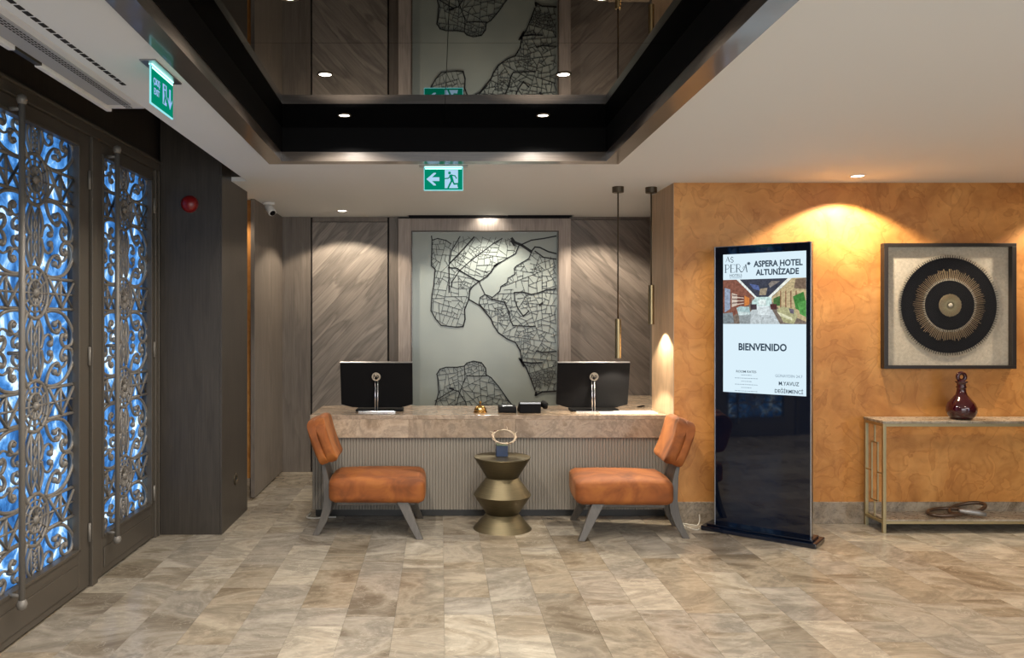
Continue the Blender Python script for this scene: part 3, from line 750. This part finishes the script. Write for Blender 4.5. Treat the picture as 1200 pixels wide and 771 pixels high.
# ================================================================== RECEPTION DESK
dk = empty('reception_desk', (.36, 5.8, 0)); tag(dk, 'reception desk with marble slab top and grey vertically fluted front', 'desk')
D = lambda xa, xb, ya, yb, za, zb, name, m, bev=.002: MB().box(xa-.36, xb-.36, ya-5.8, yb-5.8, za, zb).build(name, m, dk, bevel=bev)
DX0, DX1 = -.95, 1.655
D(DX0, DX1, 5.79, 6.42, .72, .75, 'stone_top', M['desk_stone'])
for xa, xb in ((DX0, -.232), (-.231, .55), (.551, DX1)): D(xa, xb, 5.79, 5.815, .585, .7195, 'stone_apron', M['desk_stone'], .001)
D(DX0, DX0+.02, 5.815, 6.42, .585, .7195, 'stone_apron', M['desk_stone'], .001)
D(DX0+.012, DX1, 5.82, 5.86, .055, .585, 'front_board', M['flute'])
D(DX0+.012, DX0+.05, 5.86, 6.40, .055, .585, 'side_board', M['flute'])
D(DX0+.03, DX1, 5.85, 6.38, 0, .055, 'plinth', M['plinth'])
fl = MB(); n = int((DX1-DX0-.012)/.0215)
for k in range(n):
    x = DX0+.012+k*.0215-.36; fl.prism([(x+.0005, .02), (x+.003, .0145), (x+.0185, .0145), (x+.021, .02)], .055, .584, 'z')
tag(fl.build('fluting', M['flute'], dk), kind='stuff')
cr = empty('side_counter', (1.80, 6.9, 0)); tag(cr, 'pale stone side counter behind the desk beneath the right diagonal-grain panel', 'counter')
MB().box(-.22, .17, -.47, .60, .70, .73).build('counter_top', M['desk_stone'], cr, bevel=.002)
MB().box(-.20, .17, -.45, .60, 0, .70).build('cabinet', M['wood_v'], cr)

# monitors seen from behind
def monitor(x, y, label):
    r = empty('monitor', (x, y, .75)); tag(r, label, 'monitor', 'monitors on the desk')
    MB().box(-.135, .145, -.105, .09, 0, .010).build('base', M['chrome'], r, bevel=.003)
    MB().box(-.16, .20, -.06, .10, .001, .016).build('base_tray', M['plastic'], r, bevel=.003)
    st = MB()
    for s in (-1, 1): st.tube([(s*.0095, -.088, .008), (s*.0095, -.080, .12), (s*.0095, -.074, .27)], .0055, 8)
    st.build('stand', M['chrome'], r)
    MB().box(-.006, .006, -.085, -.066, .008, .26).build('stand_spine', M['plastic'], r)
    T = Matrix.Translation((0, -.01, .03)) @ Matrix.Rotation(math.radians(14), 4, 'X')
    h = MB(); W = .272
    h.prism([(-W, .025), (-W+.085, 0), (W-.085, 0), (W, .025), (W, .355), (-W, .355)], -.012, .014, 'y', T)
    h.build('housing', M['plastic'], r, bevel=.003)
    MB().box(-W+.008, W-.008, .014, .016, .045, .345, T).build('screen', M['gloss_black'], r)
    MB().box(-W, W, -.012, .014, .355, .358, T).build('top_edge', M['alu'], r)
    q = T @ Vector((0, -.036, .255)); disc = MB(); disc.lathe([(.0335,-.004),(.0335,.004)], (0,0,0), 28, 'y')
    o = disc.build('badge', M['chrome'], r, tuple(q)); o.rotation_euler = (math.radians(14),0,0)
    MB().tube([q, T @ Vector((0, -.03, .24))], .015, 8).build('pivot', M['plastic'], r)
    text_mesh('hp', .048, M['plastic'], 'badge_letters', o, (0, -.0050, .002), (pi/2, 0, 0), bold=.0004).data.transform(Matrix.Shear('XY', 4, (.25, 0)) if False else Matrix(((1,.22,0,0),(0,1,0,0),(0,0,1,0),(0,0,0,1))))
    return r
monitor(-.482, 6.07, 'black monitor seen from behind on the left half of the reception desk')
monitor(1.155, 6.07, 'black monitor seen from behind at the right end of the reception desk')
r = empty('desk_bell', (.300, 5.955, .75)); tag(r, 'small brass call bell on the marble desk top between the monitors', 'bell')
MB().lathe([(.050,0),(.052,.004),(.050,.010),(.040,.012)], seg=32).build('base', M['bell_brass'], r)
MB().lathe([(.047,.012),(.046,.022),(.040,.038),(.028,.050),(.012,.056),(.004,.057)], seg=32, sm=True).build('dome', M['bell_brass'], r)
MB().lathe([(.004,.056),(.004,.072),(.009,.076),(.010,.082),(.006,.087),(.001,.088)], seg=16, sm=True).build('button', M['bell_brass'], r)
r = empty('card_reader', (.505, 6.0, .75)); tag(r, 'small dark card terminal on the desk left of the telephone', 'card terminal')
MB().prism([(-.075,0),(.075,0),(.075,.042),(.03,.048),(-.05,.044),(-.075,.018)], -.065, .065, 'x', Matrix.Rotation(0,4,'Z')).build('body', M['plastic'], r, bevel=.006)
MB().box(-.04,.04,-.03,.045,.045,.049).build('top_plate', M['alu'], r, bevel=.002)
r = empty('desk_telephone', (.675, 6.0, .75)); tag(r, 'black desk telephone on the marble top, its back to the room', 'telephone')
MB().prism([(-.09,0),(.11,0),(.11,.018),(-.05,.082),(-.09,.082)], -.085, .075, 'x').build('body', M['plastic'], r, bevel=.006)
MB().tube([(.105,-.08,.045),(.112,-.06,.062),(.115,0,.066),(.112,.06,.060),(.105,.08,.042)], [.022,.020,.014,.020,.022], 12).build('handset', M['plastic'], r)
MB().box(-.083,.073,-.093,-.085,.068,.080).build('rear_lip', M['alu'], r, bevel=.002)
r = MB().box(-.21, .21, -.085, .085, 0, .0035).build('paper_sheet', M['paper'], None, (1.40, 5.955, .7505)); r.rotation_euler = (0,0,.05); tag(r, 'white paper sheets lying at the right end of the desk beside the monitor foot', 'paper')
r = empty('pen', (1.60, 6.32, .7506), .9); tag(r, 'dark pen lying on the desk behind the right monitor', 'pen')
MB().tube([(-.07,0,.006),(.05,0,.006),(.065,0,.006)], [.005,.006,.002], 8).build('barrel', M['plastic'], r)
MB().tube([(.065,0,.006),(.072,0,.006)], [.002,.001], 6).build('tip', M['alu'], r)

# ================================================================== PENDANTS
def pendant(x, y, ztop, zbot, label):
    r = empty('pendant_lamp', (x, y, CZ)); tag(r, label, 'pendant lamp', 'slim brass pendants over the desk')
    MB().lathe([(.040,-.042),(.042,-.040),(.042,0)], seg=28).build('canopy', M['bronze_dark'], r)
    MB().tube([(0,0,-.04),(0,0,ztop-CZ)], .0055, 10).build('rod', M['bronze_dark'], r)
    n = 24; vs = []; fs = []
    for rr, z in ((.004, ztop), (.0215, ztop), (.0215, zbot), (.0185, zbot), (.0185, zbot+.05), (.003, zbot+.05)):
        for i in range(n): vs.append((rr*math.cos(2*pi*i/n), rr*math.sin(2*pi*i/n), z-CZ))
    for j in range(5):
        for i in range(n): fs.append((j*n+i, j*n+(i+1) % n, (j+1)*n+(i+1) % n, (j+1)*n+i))
    MB().add(vs, fs).build('cylinder_shade', M['brass'], r, bevel=.0008)
    MB().lathe([(.0001,-.001),(.0165,0)], (0,0,zbot+.045-CZ), 20).build('lamp_disc', M['lens_glow'], r)
    s = spot((0, 0, zbot-CZ-.004), 30, 116, .25, (1,.87,.68), .012); s.parent = r
    return r
pendant(1.303, 5.82, 1.452, 1.164, 'slim brass cylinder pendant hanging lower, above the right monitor')
pendant(1.552, 5.84, 1.700, 1.412, 'slim brass cylinder pendant hanging higher, beside the orange pier')

# ================================================================== CHAIRS
def cushion(nx, ny, nz, fn, name, m, parent):
    """rounded box: superellipsoid sampled on a cube grid, fn maps unit point to place"""
    bm = bmesh.new(); bmesh.ops.create_cube(bm, size=2.0)
    bmesh.ops.subdivide_edges(bm, edges=bm.edges, cuts=nx, use_grid_fill=True)
    for v in bm.verts:
        v.co = Vector(fn(v.co.x, v.co.y, v.co.z))
    bmesh.ops.recalc_face_normals(bm, faces=bm.faces)
    me = bpy.data.meshes.new(name); bm.to_mesh(me); bm.free(); me.materials.append(m)
    for p in me.polygons: p.use_smooth = True
    o = bpy.data.objects.new(name, me); C.objects.link(o); o.parent = parent; return o
def rnd(x, y, z, ex, ey, ez, r):      # rounded box mapping of cube point to half-extents e with corner radius r
    p = Vector((x*ex, y*ey, z*ez)); q = Vector((max(-ex+r, min(ex-r, p.x)), max(-ey+r, min(ey-r, p.y)), max(-ez+r, min(ez-r, p.z))))
    d = p-q
    if d.length > 1e-9: p = q + d.normalized()*min(r, d.length) if d.length > 0 else p
    if d.length > r: p = q + d.normalized()*r
    return p
def make_chair(loc, ang, label):
    r = empty('lounge_chair', loc, ang); tag(r, label, 'chair', 'orange velvet chairs before the desk')
    def seatf(x, y, z):
        p = rnd(x, y, z, .315, .265, .078, .042)
        tx = (p.x+.315)/.63; k = .90+.12*tx
        p.y *= k
        dome = (1-(p.x/.315)**2)*(1-(p.y/.27)**2)
        if z > -.2: p.z += .026*max(0, dome)*(p.z+.078)/.156
        p.x += .012*(1-(p.y/.265)**2) if p.x > 0 else -.02*(1-(p.y/.265)**2)
        return (p.x, p.y, p.z+.305)
    s = cushion(14, 0, 0, seatf, 'seat', M['velvet'], r)
    MB().box(-.27, .25, -.20, .20, .205, .238).build('seat_frame', M['leg'], r, bevel=.004)
    tilt = math.radians(19)
    R = Matrix.Translation((-.392, 0, .622)) @ Matrix.Rotation(-tilt, 4, 'Y')
    def backf(x, y, z, ex, x0):
        p = rnd(x, y, z, ex, .222, .158, ex*.85)
        CR = .135 if p.z > 0 else .085
        ay, az = max(0, abs(p.y)-.222+CR), max(0, abs(p.z)-.158+CR); dl = math.hypot(ay, az)
        if dl > CR:
            kq = CR/dl if dl > 0 else 1; p.y = math.copysign(abs(p.y)-ay+ay*kq, p.y); p.z = math.copysign(abs(p.z)-az+az*kq, p.z)
        t = 1-.08*((.155-p.z)/.31)
        p.y *= t
        p.x += x0 + .20*(p.y*p.y) - .03*((p.z/.155)**2)*(-1)*.4
        return tuple(R @ p)
    b1 = cushion(26, 0, 0, lambda x, y, z: backf(x, y, z, .037, .032), 'backrest_front_pad', M['velvet'], r)
    b2 = cushion(26, 0, 0, lambda x, y, z: backf(x, y, z*.97, .030, -.026), 'backrest_rear_pad', M['velvet'], r)
    # splat and sabre rear legs
    path = [(-.385,.50),(-.372,.46),(-.358,.40),(-.345,.32),(-.335,.24),(-.345,.16),(-.372,.08),(-.415,.0)]
    MB().sweep([((x, 0, z), (.013, 0, 0), (0, .115, 0)) for x, z in [(-.40,.52)]+path[:4]]).build('splat', M['leg'], r, bevel=.003)
    for sg in (1, -1):
        secs = []
        for k, (x, z) in enumerate(path[1:]):
            hw = [.0135,.016,.024,.030,.030,.026,.022][k]
            secs.append(((x, sg*(.098+.010*k), z), (hw, 0, 0), (0, .018, 0)))
        MB().sweep(secs).build('leg', M['leg'], r, bevel=.003)
        MB().sweep([((.17, sg*.215, .235), (.040, 0, 0), (0, .022, 0)), ((.225, sg*.245, .12), (.031, 0, 0), (0, .019, 0)), ((.285, sg*.275, .0), (.022, 0, 0), (0, .017, 0))]).build('leg', M['leg'], r, bevel=.003)
    return r
make_chair((-.425, 5.505, 0), math.radians(1), 'orange velvet low chair left of the bronze side table, facing right')
make_chair((1.225, 5.445, 0), math.radians(180-4), 'orange velvet low chair right of the bronze side table, facing left')

# ================================================================== SIDE TABLE with ornament
st = empty('side_table', (.43, 5.51, 0)); tag(st, 'brushed bronze hourglass side table standing between the two orange chairs', 'side table')
segs = [((.2025, 0), (.112, .104)), ((.112, .104), (.200, .236)), ((.200, .236), (.110, .354)), ((.110, .354), (.1945, .490))]
for k, (a, b) in enumerate(segs):
    o = MB().lathe([a, b], seg=64, caps=False).build('lower_cone' if k == 0 else 'cone', M['stool'], st); 
    for p in o.data.polygons:
        if len(p.vertices) == 4: p.use_smooth = True
    o.name = 'cone'
MB().lathe([(.1945,.490),(.196,.492),(.194,.496)], seg=64).build('table_top', M['stool'], st)
cv = empty('cube_vase', (.428, 5.545, .496), .03); tag(cv, 'small dark blue cube vase on the bronze side table', 'vase')
MB().box(-.040,.040,-.040,.040,0,.075).build('body', M['navy'], cv, bevel=.003)
MB().box(-.036,.036,-.036,.036,.075,.082).build('moss_filling', plain('moss', (.16,.20,.13), .8), cv)
wr_ = empty('twig_wreath', (.44, 5.545, .578)); tag(wr_, 'pale twisted twig ring resting on the small blue cube vase', 'ornament')
rw = random.Random(5); T = Matrix.Translation((.006, 0, .050)) @ Matrix.Rotation(math.radians(28), 4, 'X')
for k in range(4):
    tb = MB(); ph = k*1.7; pts = []
    for i in range(40):
        a = 2*pi*i/40; rr = .078+.006*math.sin(3*a+ph)+.003*rw.random(); pts.append((rr*math.cos(a), rr*math.sin(a), .007*math.cos(4*a+ph)))
    tb.tube(pts, .0032 if k else .0045, 6, closed=True, mat=T); tb.build('twig', M['twig'] if k < 3 else M['tan'], wr_)
tb = MB()
for a, l in ((.3,.03),(1.2,.035),(2.6,.035),(3.6,.03),(5.2,.03),(4.3,.025)):
    p = Vector((.078*math.cos(a), .078*math.sin(a), 0)); q = p+Vector((math.cos(a+.5), math.sin(a+.5), .5)).normalized()*l
    MB().tube([p, (p+q)/2+Vector((0,0,.004)), q], [.003,.0025,.001], 5, mat=T).build('sprig', M['twig'], wr_)
MB().lathe([(.001,-.008),(.009,-.005),(.012,0),(.009,.005),(.001,.008)], (-.052, .055, .083), 12, sm=True).build('dark_berry', M['twig_dark'], wr_)
# stalks that hold the ring in the vase
tb = MB(); tb.tube([(-.012,0,-.002),(-.020,-.03,.012),(-.024,-.062,.020)], .003, 6); tb.tube([(.0,0,-.002),(.012,-.03,.012),(.02,-.064,.020)], .003, 6); tb.build('stalk', M['twig'], wr_)

# ================================================================== KIOSK
ka = -math.radians(39.0)
FLc = Vector((1.897, 5.496, 0)); ex_ = Vector((math.cos(ka), math.sin(ka), 0)); nx_ = Vector((math.sin(ka), -math.cos(ka), 0))
KW = .628; kc = FLc + ex_*KW/2
kk = empty('display_kiosk', tuple(kc), ka); tag(kk, 'tall black glass display stand with lit welcome screen before the orange wall', 'display stand')
K = lambda xa, xb, ya, yb, za, zb, name, m, bev=.002, par=kk: MB().box(xa, xb, ya, yb, za, zb).build(name, m, par, bevel=bev)
K(-.375, .365, -.095, .125, 0, .032, 'foot_plate', M['gloss_black'], .006)
K(-.345, .335, -.065, .10, .032, .045, 'foot_step', M['gloss_black'], .004)
K(-KW/2+.008, KW/2-.008, .004, .042, .045, 1.945, 'body', M['plastic'])
K(-KW/2, -KW/2+.008, -.002, .046, .045, 1.950, 'side_trim', M['alu'], .002)
K(KW/2-.008, KW/2, -.002, .046, .045, 1.950, 'side_trim', M['alu'], .002)
K(-KW/2+.008, KW/2-.008, -.002, .046, 1.945, 1.950, 'top_trim', M['alu'], .001)
K(-KW/2+.008, KW/2-.008, 0, .004, .045, 1.945, 'front_glass', M['gloss_black'], 0)
SX0, SX1, SZ0, SZ1 = -KW/2+.062, -KW/2+.597, .952, 1.893
scn = K(SX0, SX1, -.0012, .0004, SZ0, SZ1, 'screen', M['screen_white'], 0)
SW, SH = SX1-SX0, SZ1-SZ0
def sp(u, v, y=-.0018): return (SX0+u*SW, y, SZ1-v*SH)   # u right, v down, 0..1
def stext(t, u, v, size, name='screen_text', bold=.0004, xs=1.0, m='screen_text', al='CENTER'):
    return text_mesh(t, size, M[m], name, scn, sp(u, v), (pi/2, 0, 0), al, bold, xs)
stext('ASPERA HOTEL', .672, .080, .056, xs=.80, bold=.0018)
stext('ALTUNİZADE', .665, .140, .054, xs=.80, bold=.0018)
stext('BIENVENIDO', .485, .672, .066, xs=.82, bold=.0020)
stext('ROOM RATES', .29, .848, .022, bold=.0001)
stext('GÜNAYDIN 24.7', .80, .868, .026, bold=0, xs=.9, m='screen_soft')
stext('M.YAVUZ', .80, .921, .036, bold=.0003, xs=.84)
stext('DEĞİRMENCİ', .80, .975, .034, bold=.0003, xs=.84)
dsh = MB(); rd = random.Random(9)
for k, v in enumerate((.870, .893, .915, .938, .960, .985)):
    wv = .06 if k % 2 == 0 else .14; u = .29-wv
    while u < .29+wv:
        l = rd.uniform(.012, .03); a, b = sp(u, v), sp(u+l, v+.004); dsh.box(a[0], b[0], -.002, -.0014, b[2], a[2]); u += l+.008
tag(dsh.build('blurred_small_print', M['screen_soft'], scn), kind='stuff')
# hand-drawn hotel logo: AS / PERA / HOTELS
lg = MB()
def stroke(pts, w):
    P = [Vector((SX0+u*SW, SZ1-v*SH)) for u, v in pts]
    for a, b in zip(P[:-1], P[1:]):
        d = (b-a).normalized(); n = Vector((-d.y, d.x))*w/2; a2, b2 = a-d*w*.3, b+d*w*.3
        lg.prism([tuple(a2+n), tuple(a2-n), tuple(b2-n), tuple(b2+n)], -.0022, -.0014, 'y')
T1_, T2_ = .0045, .0018
stroke([(.035,.055),(.06,.018)], T2_); stroke([(.06,.018),(.082,.055)], T1_); stroke([(.042,.042),(.075,.042)], T2_)
stroke([(.128,.026),(.112,.020),(.098,.028),(.104,.038),(.124,.042),(.130,.052),(.116,.060),(.098,.054)], T1_*.8)
stroke([(.032,.075),(.032,.132)], T1_*1.3); stroke([(.02,.075),(.06,.075),(.078,.085),(.078,.096),(.06,.106),(.036,.106)], T2_*1.4); stroke([(.02,.132),(.046,.132)], T2_)
stroke([(.100,.075),(.100,.132)], T1_*1.3); stroke([(.095,.075),(.150,.075),(.150,.084)], T2_); stroke([(.100,.103),(.138,.103)], T2_); stroke([(.095,.132),(.150,.132),(.152,.122)], T2_)
stroke([(.172,.075),(.172,.132)], T1_*1.3); stroke([(.165,.075),(.200,.075),(.216,.085),(.214,.096),(.198,.104),(.176,.104)], T2_*1.3); stroke([(.196,.104),(.226,.132),(.240,.128)], T1_)
stroke([(.240,.132),(.262,.118),(.285,.078)], T2_*1.4); stroke([(.285,.078),(.300,.132)], T1_*1.2); stroke([(.262,.118),(.250,.104),(.262,.092),(.280,.100)], T2_*1.2)
for k in range(8):
    a = k*pi/4; stroke([(.322, .072), (.322+.020*math.cos(a), .072+.011*math.sin(a))], .004)
lo_ = lg.build('logo', M['screen_text'], scn)
text_mesh('HOTELS', .026, M['screen_text'], 'logo_text', scn, sp(.16, .155), (pi/2,0,0), xs=.9)
text_mesh('ALTUNİZADE', .013, M['screen_soft'], 'logo_text', scn, sp(.16, .172), (pi/2,0,0), xs=1.0)
# picture of a lounge on the screen, flat coloured shapes
pv, pf_, pc = [], [], []
def q(pts, c, lay=0):
    n0 = len(pv)
    for u, v in pts:
        vv = .185+v*(.505-.185); p = sp(u, vv, -.0014-.00025*lay); pv.append(p)
    pf_.append(tuple(range(n0, n0+len(pts)))); pc.append(c)
q([(0,0),(1,0),(1,1),(0,1)], (.20,.16,.13))
q([(.36,.40),(.60,.40),(.60,.60),(.36,.60)], (.55,.72,.70), 1); q([(.44,.46),(.53,.46),(.53,.58),(.44,.58)], (.80,.9,.88), 2)
q([(.22,1),(.40,.60),(.58,.60),(.70,1)], (.52,.58,.60), 1); q([(.42,.60),(.56,.60),(.58,.80),(.44,.80)], (.70,.78,.80), 2)
q([(0,0),(.20,0),(.40,.42),(.30,.62),(0,.98)], (.24,.10,.07), 1)
q([(.02,.18),(.09,.22),(.09,.66),(.02,.74)], (.30,.36,.48), 2); q([(.11,.30),(.18,.34),(.18,.58),(.11,.62)], (.60,.50,.42), 2)
for k in range(6): q([(.115,.34+k*.045),(.26,.38+k*.03),(.26,.395+k*.03),(.115,.36+k*.045)], (.75,.65,.55) if k % 2 else (.10,.05,.05), 3)
q([(.27,.36),(.33,.42),(.33,.56),(.27,.60)], (.62,.22,.06), 3)
q([(.20,0),(.80,0),(.56,.40),(.41,.40)], (.055,.060,.085), 2)
q([(.33,.10),(.44,.14),(.46,.26),(.38,.22)], (.10,.14,.32), 3); q([(.46,.22),(.55,.2),(.53,.36),(.45,.36)], (.34,.28,.20), 3); q([(.60,.05),(.70,.06),(.58,.20),(.56,.12)], (.25,.22,.20), 3)
q([(.17,0),(.21,0),(.42,.40),(.40,.42)], (.80,.86,.84), 3); q([(.79,0),(.84,0),(.59,.42),(.56,.40)], (.85,.88,.80), 3)
q([(.84,0),(1,0),(1,.95),(.72,.72),(.60,.50),(.60,.42)], (.52,.42,.24), 1)
q([(.88,.02),(1,.0),(1,.25),(.86,.22)], (.20,.14,.10), 2)
for u in (.70, .76, .82, .88): q([(u,.28),(u+.012,.27),(u+.012,.68),(u,.66)], (.25,.12,.07), 2)
q([(.62,.44),(.70,.38),(.70,.60),(.62,.60)], (.07,.16,.05), 3); q([(.85,.40),(.97,.30),(1,.55),(.99,.78),(.88,.66)], (.06,.22,.05), 4); q([(.90,.55),(1,.48),(1,.85),(.93,.78)], (.10,.32,.08), 5)
q([(.17,.64),(.22,.60),(.33,.62),(.34,.78),(.20,.82)], (.40,.55,.56), 4); q([(.19,.72),(.33,.74),(.33,.80),(.20,.82)], (.62,.74,.74), 5)
q([(0,.76),(.12,.74),(.14,.98),(0,1)], (.22,.26,.28), 4); q([(.20,.80),(.35,.78),(.34,1),(.21,1)], (.30,.34,.35), 5); q([(.34,.56),(.42,.56),(.42,.68),(.35,.68)], (.07,.05,.06), 4)
q([(.58,.56),(.66,.56),(.66,.68),(.59,.68)], (.10,.04,.04), 4)
q([(.66,.68),(.72,.62),(.86,.66),(.90,.84),(.86,1),(.74,.96)], (.44,.43,.24), 5); q([(.66,.72),(.84,.86),(.84,.92),(.70,.82)], (.70,.70,.48), 6); q([(.80,.66),(.86,.68),(.86,.78),(.82,.76)], (.16,.14,.18), 6)
me = bpy.data.meshes.new('screen_picture'); me.from_pydata(pv, [], pf_); ca = me.color_attributes.new('col', 'FLOAT_COLOR', 'CORNER')
li = 0
for p, c in zip(me.polygons, pc):
    for l in p.loop_indices: ca.data[l].color = (*c, 1)
me.materials.append(M['picture']); link_mesh('screen_picture', me, scn)
area_s = bpy.data.lights.new('screen_light', 'AREA')   # nothing extra: the screen itself emits
bpy.data.lights.remove(area_s)
# cables
def cable(pts, label, rad=.004):
    P = catmull3(pts); o = MB().tube(P, rad, 6).build('power_cable', M['cable']); tag(o, label, 'cable'); return o
def catmull3(pts, n=8):
    P = [Vector(p) for p in pts]; P = [P[0]]+P+[P[-1]]; out = []
    for i in range(1, len(P)-2):
        a, b, c, d = P[i-1:i+3]
        for k in range(n):
            t = k/n; out.append(.5*((2*b)+(-a+c)*t+(2*a-5*b+4*c-d)*t*t+(-a+3*b-3*c+d)*t**3))
    out.append(P[-2]); return out
cable([(1.70,5.60,.012),(1.73,5.59,.008),(1.77,5.57,.006),(1.80,5.56,.006),(1.825,5.59,.03),(1.83,5.61,.07)], 'white power cable sagging between right chair and display stand')
cable([(1.70,5.60,.02),(1.71,5.54,.005),(1.74,5.46,.005),(1.77,5.45,.005),(1.785,5.48,.005)], 'second pale cable lying flat on the floor along the stone baseboard', .0035)
cable([(-.965,5.90,.007),(-.975,5.80,.007),(-.95,5.765,.007),(-.90,5.755,.007),(-.84,5.78,.007),(-.76,5.79,.007)], 'white cable on the floor at the left corner of the desk', .006)

# ================================================================== PICTURE
PX0, PX1, PZ0, PZ1 = 3.128, 4.062, 1.100, 1.986
pc_ = ((PX0+PX1)/2, YO, (PZ0+PZ1)/2); pw, ph = (PX1-PX0)/2, (PZ1-PZ0)/2
pa = empty('framed_picture', pc_); tag(pa, 'square black framed picture of a round black fibre disc on linen, above the console table', 'picture')
MB().box(-pw, pw, -.05, -.001, ph-.024, ph).build('frame_member', M['frame_black'], pa, bevel=.002)
MB().box(-pw, pw, -.05, -.001, -ph, -ph+.024).build('frame_member', M['frame_black'], pa, bevel=.002)
MB().box(-pw, -pw+.030, -.05, -.001, -ph+.024, ph-.024).build('frame_member', M['frame_black'], pa, bevel=.002)
MB().box(pw-.030, pw, -.05, -.001, -ph+.024, ph-.024).build('frame_member', M['frame_black'], pa, bevel=.002)
MB().box(-pw+.03, pw-.03, -.008, -.001, -ph+.024, ph-.024).build('linen_mount', M['linen'], pa)
MB().box(-pw+.03, pw-.03, -.042, -.040, -ph+.024, ph-.024).build('glass', M['pglass'], pa)
cxp, czp = .01, .005
def rays(n, r0, r1, wid, y0, y1, m, name, jit=.0, parent=None, alt=None):
    b = MB(); rj = random.Random(n)
    for k in range(n):
        a = 2*pi*k/n+rj.uniform(-.3,.3)/n*2; e = rj.uniform(-jit, jit); c_, s_ = math.cos(a), math.sin(a); px_, pz_ = -s_*wid/2, c_*wid/2
        A0 = (cxp+r0*c_, czp+r0*s_); A1 = (cxp+(r1+e)*c_, czp+(r1+e)*s_)
        b.prism([(A0[0]-px_, A0[1]-pz_), (A0[0]+px_, A0[1]+pz_), (A1[0]+px_*.4, A1[1]+pz_*.4), (A1[0]-px_*.4, A1[1]-pz_*.4)], y0, y1, 'y')
    o = b.build(name, m, parent or pa); tag(o, kind='stuff'); return o
def disc(r, y0, y1, m, name): return MB().prism([(cxp+r*math.cos(2*pi*k/72), czp+r*math.sin(2*pi*k/72)) for k in range(72)], y0, y1, 'y').build(name, m, pa)
rays(200, .30, .366, .0045, -.0165, -.013, M['cream'], 'outer_fringe', .006)
disc(.338, -.018, -.010, M['blackfibre'], 'black_disc')
rays(130, .325, .356, .005, -.019, -.016, M['blackfibre'], 'outer_rays', .004)
rays(120, .19, .250, .0032, -.0235, -.018, M['tan'], 'middle_rays', .010)
rays(120, .176, .192, .0045, -.026, -.0235, M['cream'], 'inner_ring', .003)
disc(.174, -.028, -.018, M['blackfibre'], 'inner_disc')
disc(.078, -.032, -.028, M['tan'], 'centre_disc'); rays(60, .015, .080, .004, -.035, -.032, M['gold'], 'centre_rays', .002)
MB().lathe([(.0001,-.040),(.012,-.038),(.018,-.034),(.018,-.032)], (cxp,0,czp), 20, 'y', True).build('centre_stud', M['cream'], pa)

# ================================================================== CONSOLE TABLE
ct = empty('console_table', (3.0, 5.375, 0)); tag(ct, 'slim gold console table with stone shelves below the framed picture', 'console table')
LX = 1.62; DY = .245; s = .0105
K2 = lambda xa, xb, ya, yb, za, zb, name, m=M['gold'], bev=.0015, p=ct: MB().box(xa, xb, ya, yb, za, zb).build(name, m, p, bevel=bev)
for x in (0, LX):
    for y in (0, DY-2*s): K2(x, x+2*s, y, y+2*s, 0, .742, 'leg')
for y in (0, DY-2*s):
    K2(2*s, LX, y, y+2*s, .722, .742, 'rail'); K2(2*s, LX, y, y+2*s, .062, .080, 'rail')
for x in (0, LX):
    K2(x, x+2*s, 2*s, DY-2*s, .722, .742, 'rail'); K2(x, x+2*s, 2*s, DY-2*s, .062, .080, 'rail')
K2(-.004, LX+2*s+.004, -.004, DY+.002, .7425, .760, 'upper_shelf', M['shelf_stone'])
K2(2*s, LX, .003, DY-.003, .0805, .092, 'lower_shelf', M['shelf_stone'])
for x in (.004, LX+.004):
    g = MB(); t_ = .0045; y0_, y1_ = .085, .160; z0_, z1_ = .20, .60; ym = (y0_+y1_)/2
    for a in ((y0_-t_, y0_+t_, z0_, z1_), (y1_-t_, y1_+t_, z0_, z1_), (y0_-t_, y1_+t_, z1_-t_, z1_+t_), (y0_-t_, y1_+t_, z0_-t_, z0_+t_),
              (ym-t_, ym+t_, z1_, .722), (ym-t_, ym+t_, .080, z0_), (2*s, y0_, .395, .395+2*t_), (y1_, DY-2*s, .395, .395+2*t_)):
        g.box(x, x+.010, a[0], a[1], a[2], a[3])
    g.build('lattice_end', M['gold'], ct)
dc = empty('decanter', (3.595, 5.475, .760)); tag(dc, 'dark red glass decanter with round stopper on the console table', 'decanter')
MB().lathe([(.045,0),(.062,.004),(.082,.025),(.094,.055),(.093,.085),(.080,.115),(.055,.145),(.036,.170),(.029,.195),(.028,.215),(.034,.222),(.028,.230),(.028,.246),(.038,.256),(.040,.262),(.022,.264)], seg=40, sm=True).build('body', M['redglass'], dc)
tb = MB(); tb.tube([(.026*math.cos(2*pi*k/28), 0, .292+.026*math.sin(2*pi*k/28)) for k in range(28)], .013, 10, closed=True, ry=.012, up=(0,1,0)); tb.build('stopper', M['redglass'], dc)
MB().lathe([(.012,.258),(.022,.264),(.020,.270),(.010,.274)], seg=20, sm=True).build('stopper_collar', M['redglass'], dc)
kn = empty('knot_ornament', (3.58, 5.49, .092)); tag(kn, 'brown looped ring ornament with silver band lying on the lower shelf', 'ornament')
def loop(cx, cy, rx, ry, tz, ang, n=40):
    out = []
    for k in range(n):
        a = 2*pi*k/n; x, y = rx*math.cos(a), ry*math.sin(a); out.append((cx+x*math.cos(ang)-y*math.sin(ang), cy+x*math.sin(ang)+y*math.cos(ang), .016+tz*(.5+.5*math.cos(a-.3))))
    return out
MB().tube(loop(-.085,-.005,.125,.078,.020,.10), .0125, 10, closed=True).build('ring', M['bead'], kn)
MB().tube(loop(.075,.015,.118,.070,.060,.05), .0125, 10, closed=True).build('ring', M['bead'], kn)
MB().tube([(-.03,-.062,.048),(.03,-.070,.044),(.09,-.078,.036),(.135,-.082,.028)], [.014,.019,.020,.016], 12).build('silver_band', M['silver_tex'], kn)
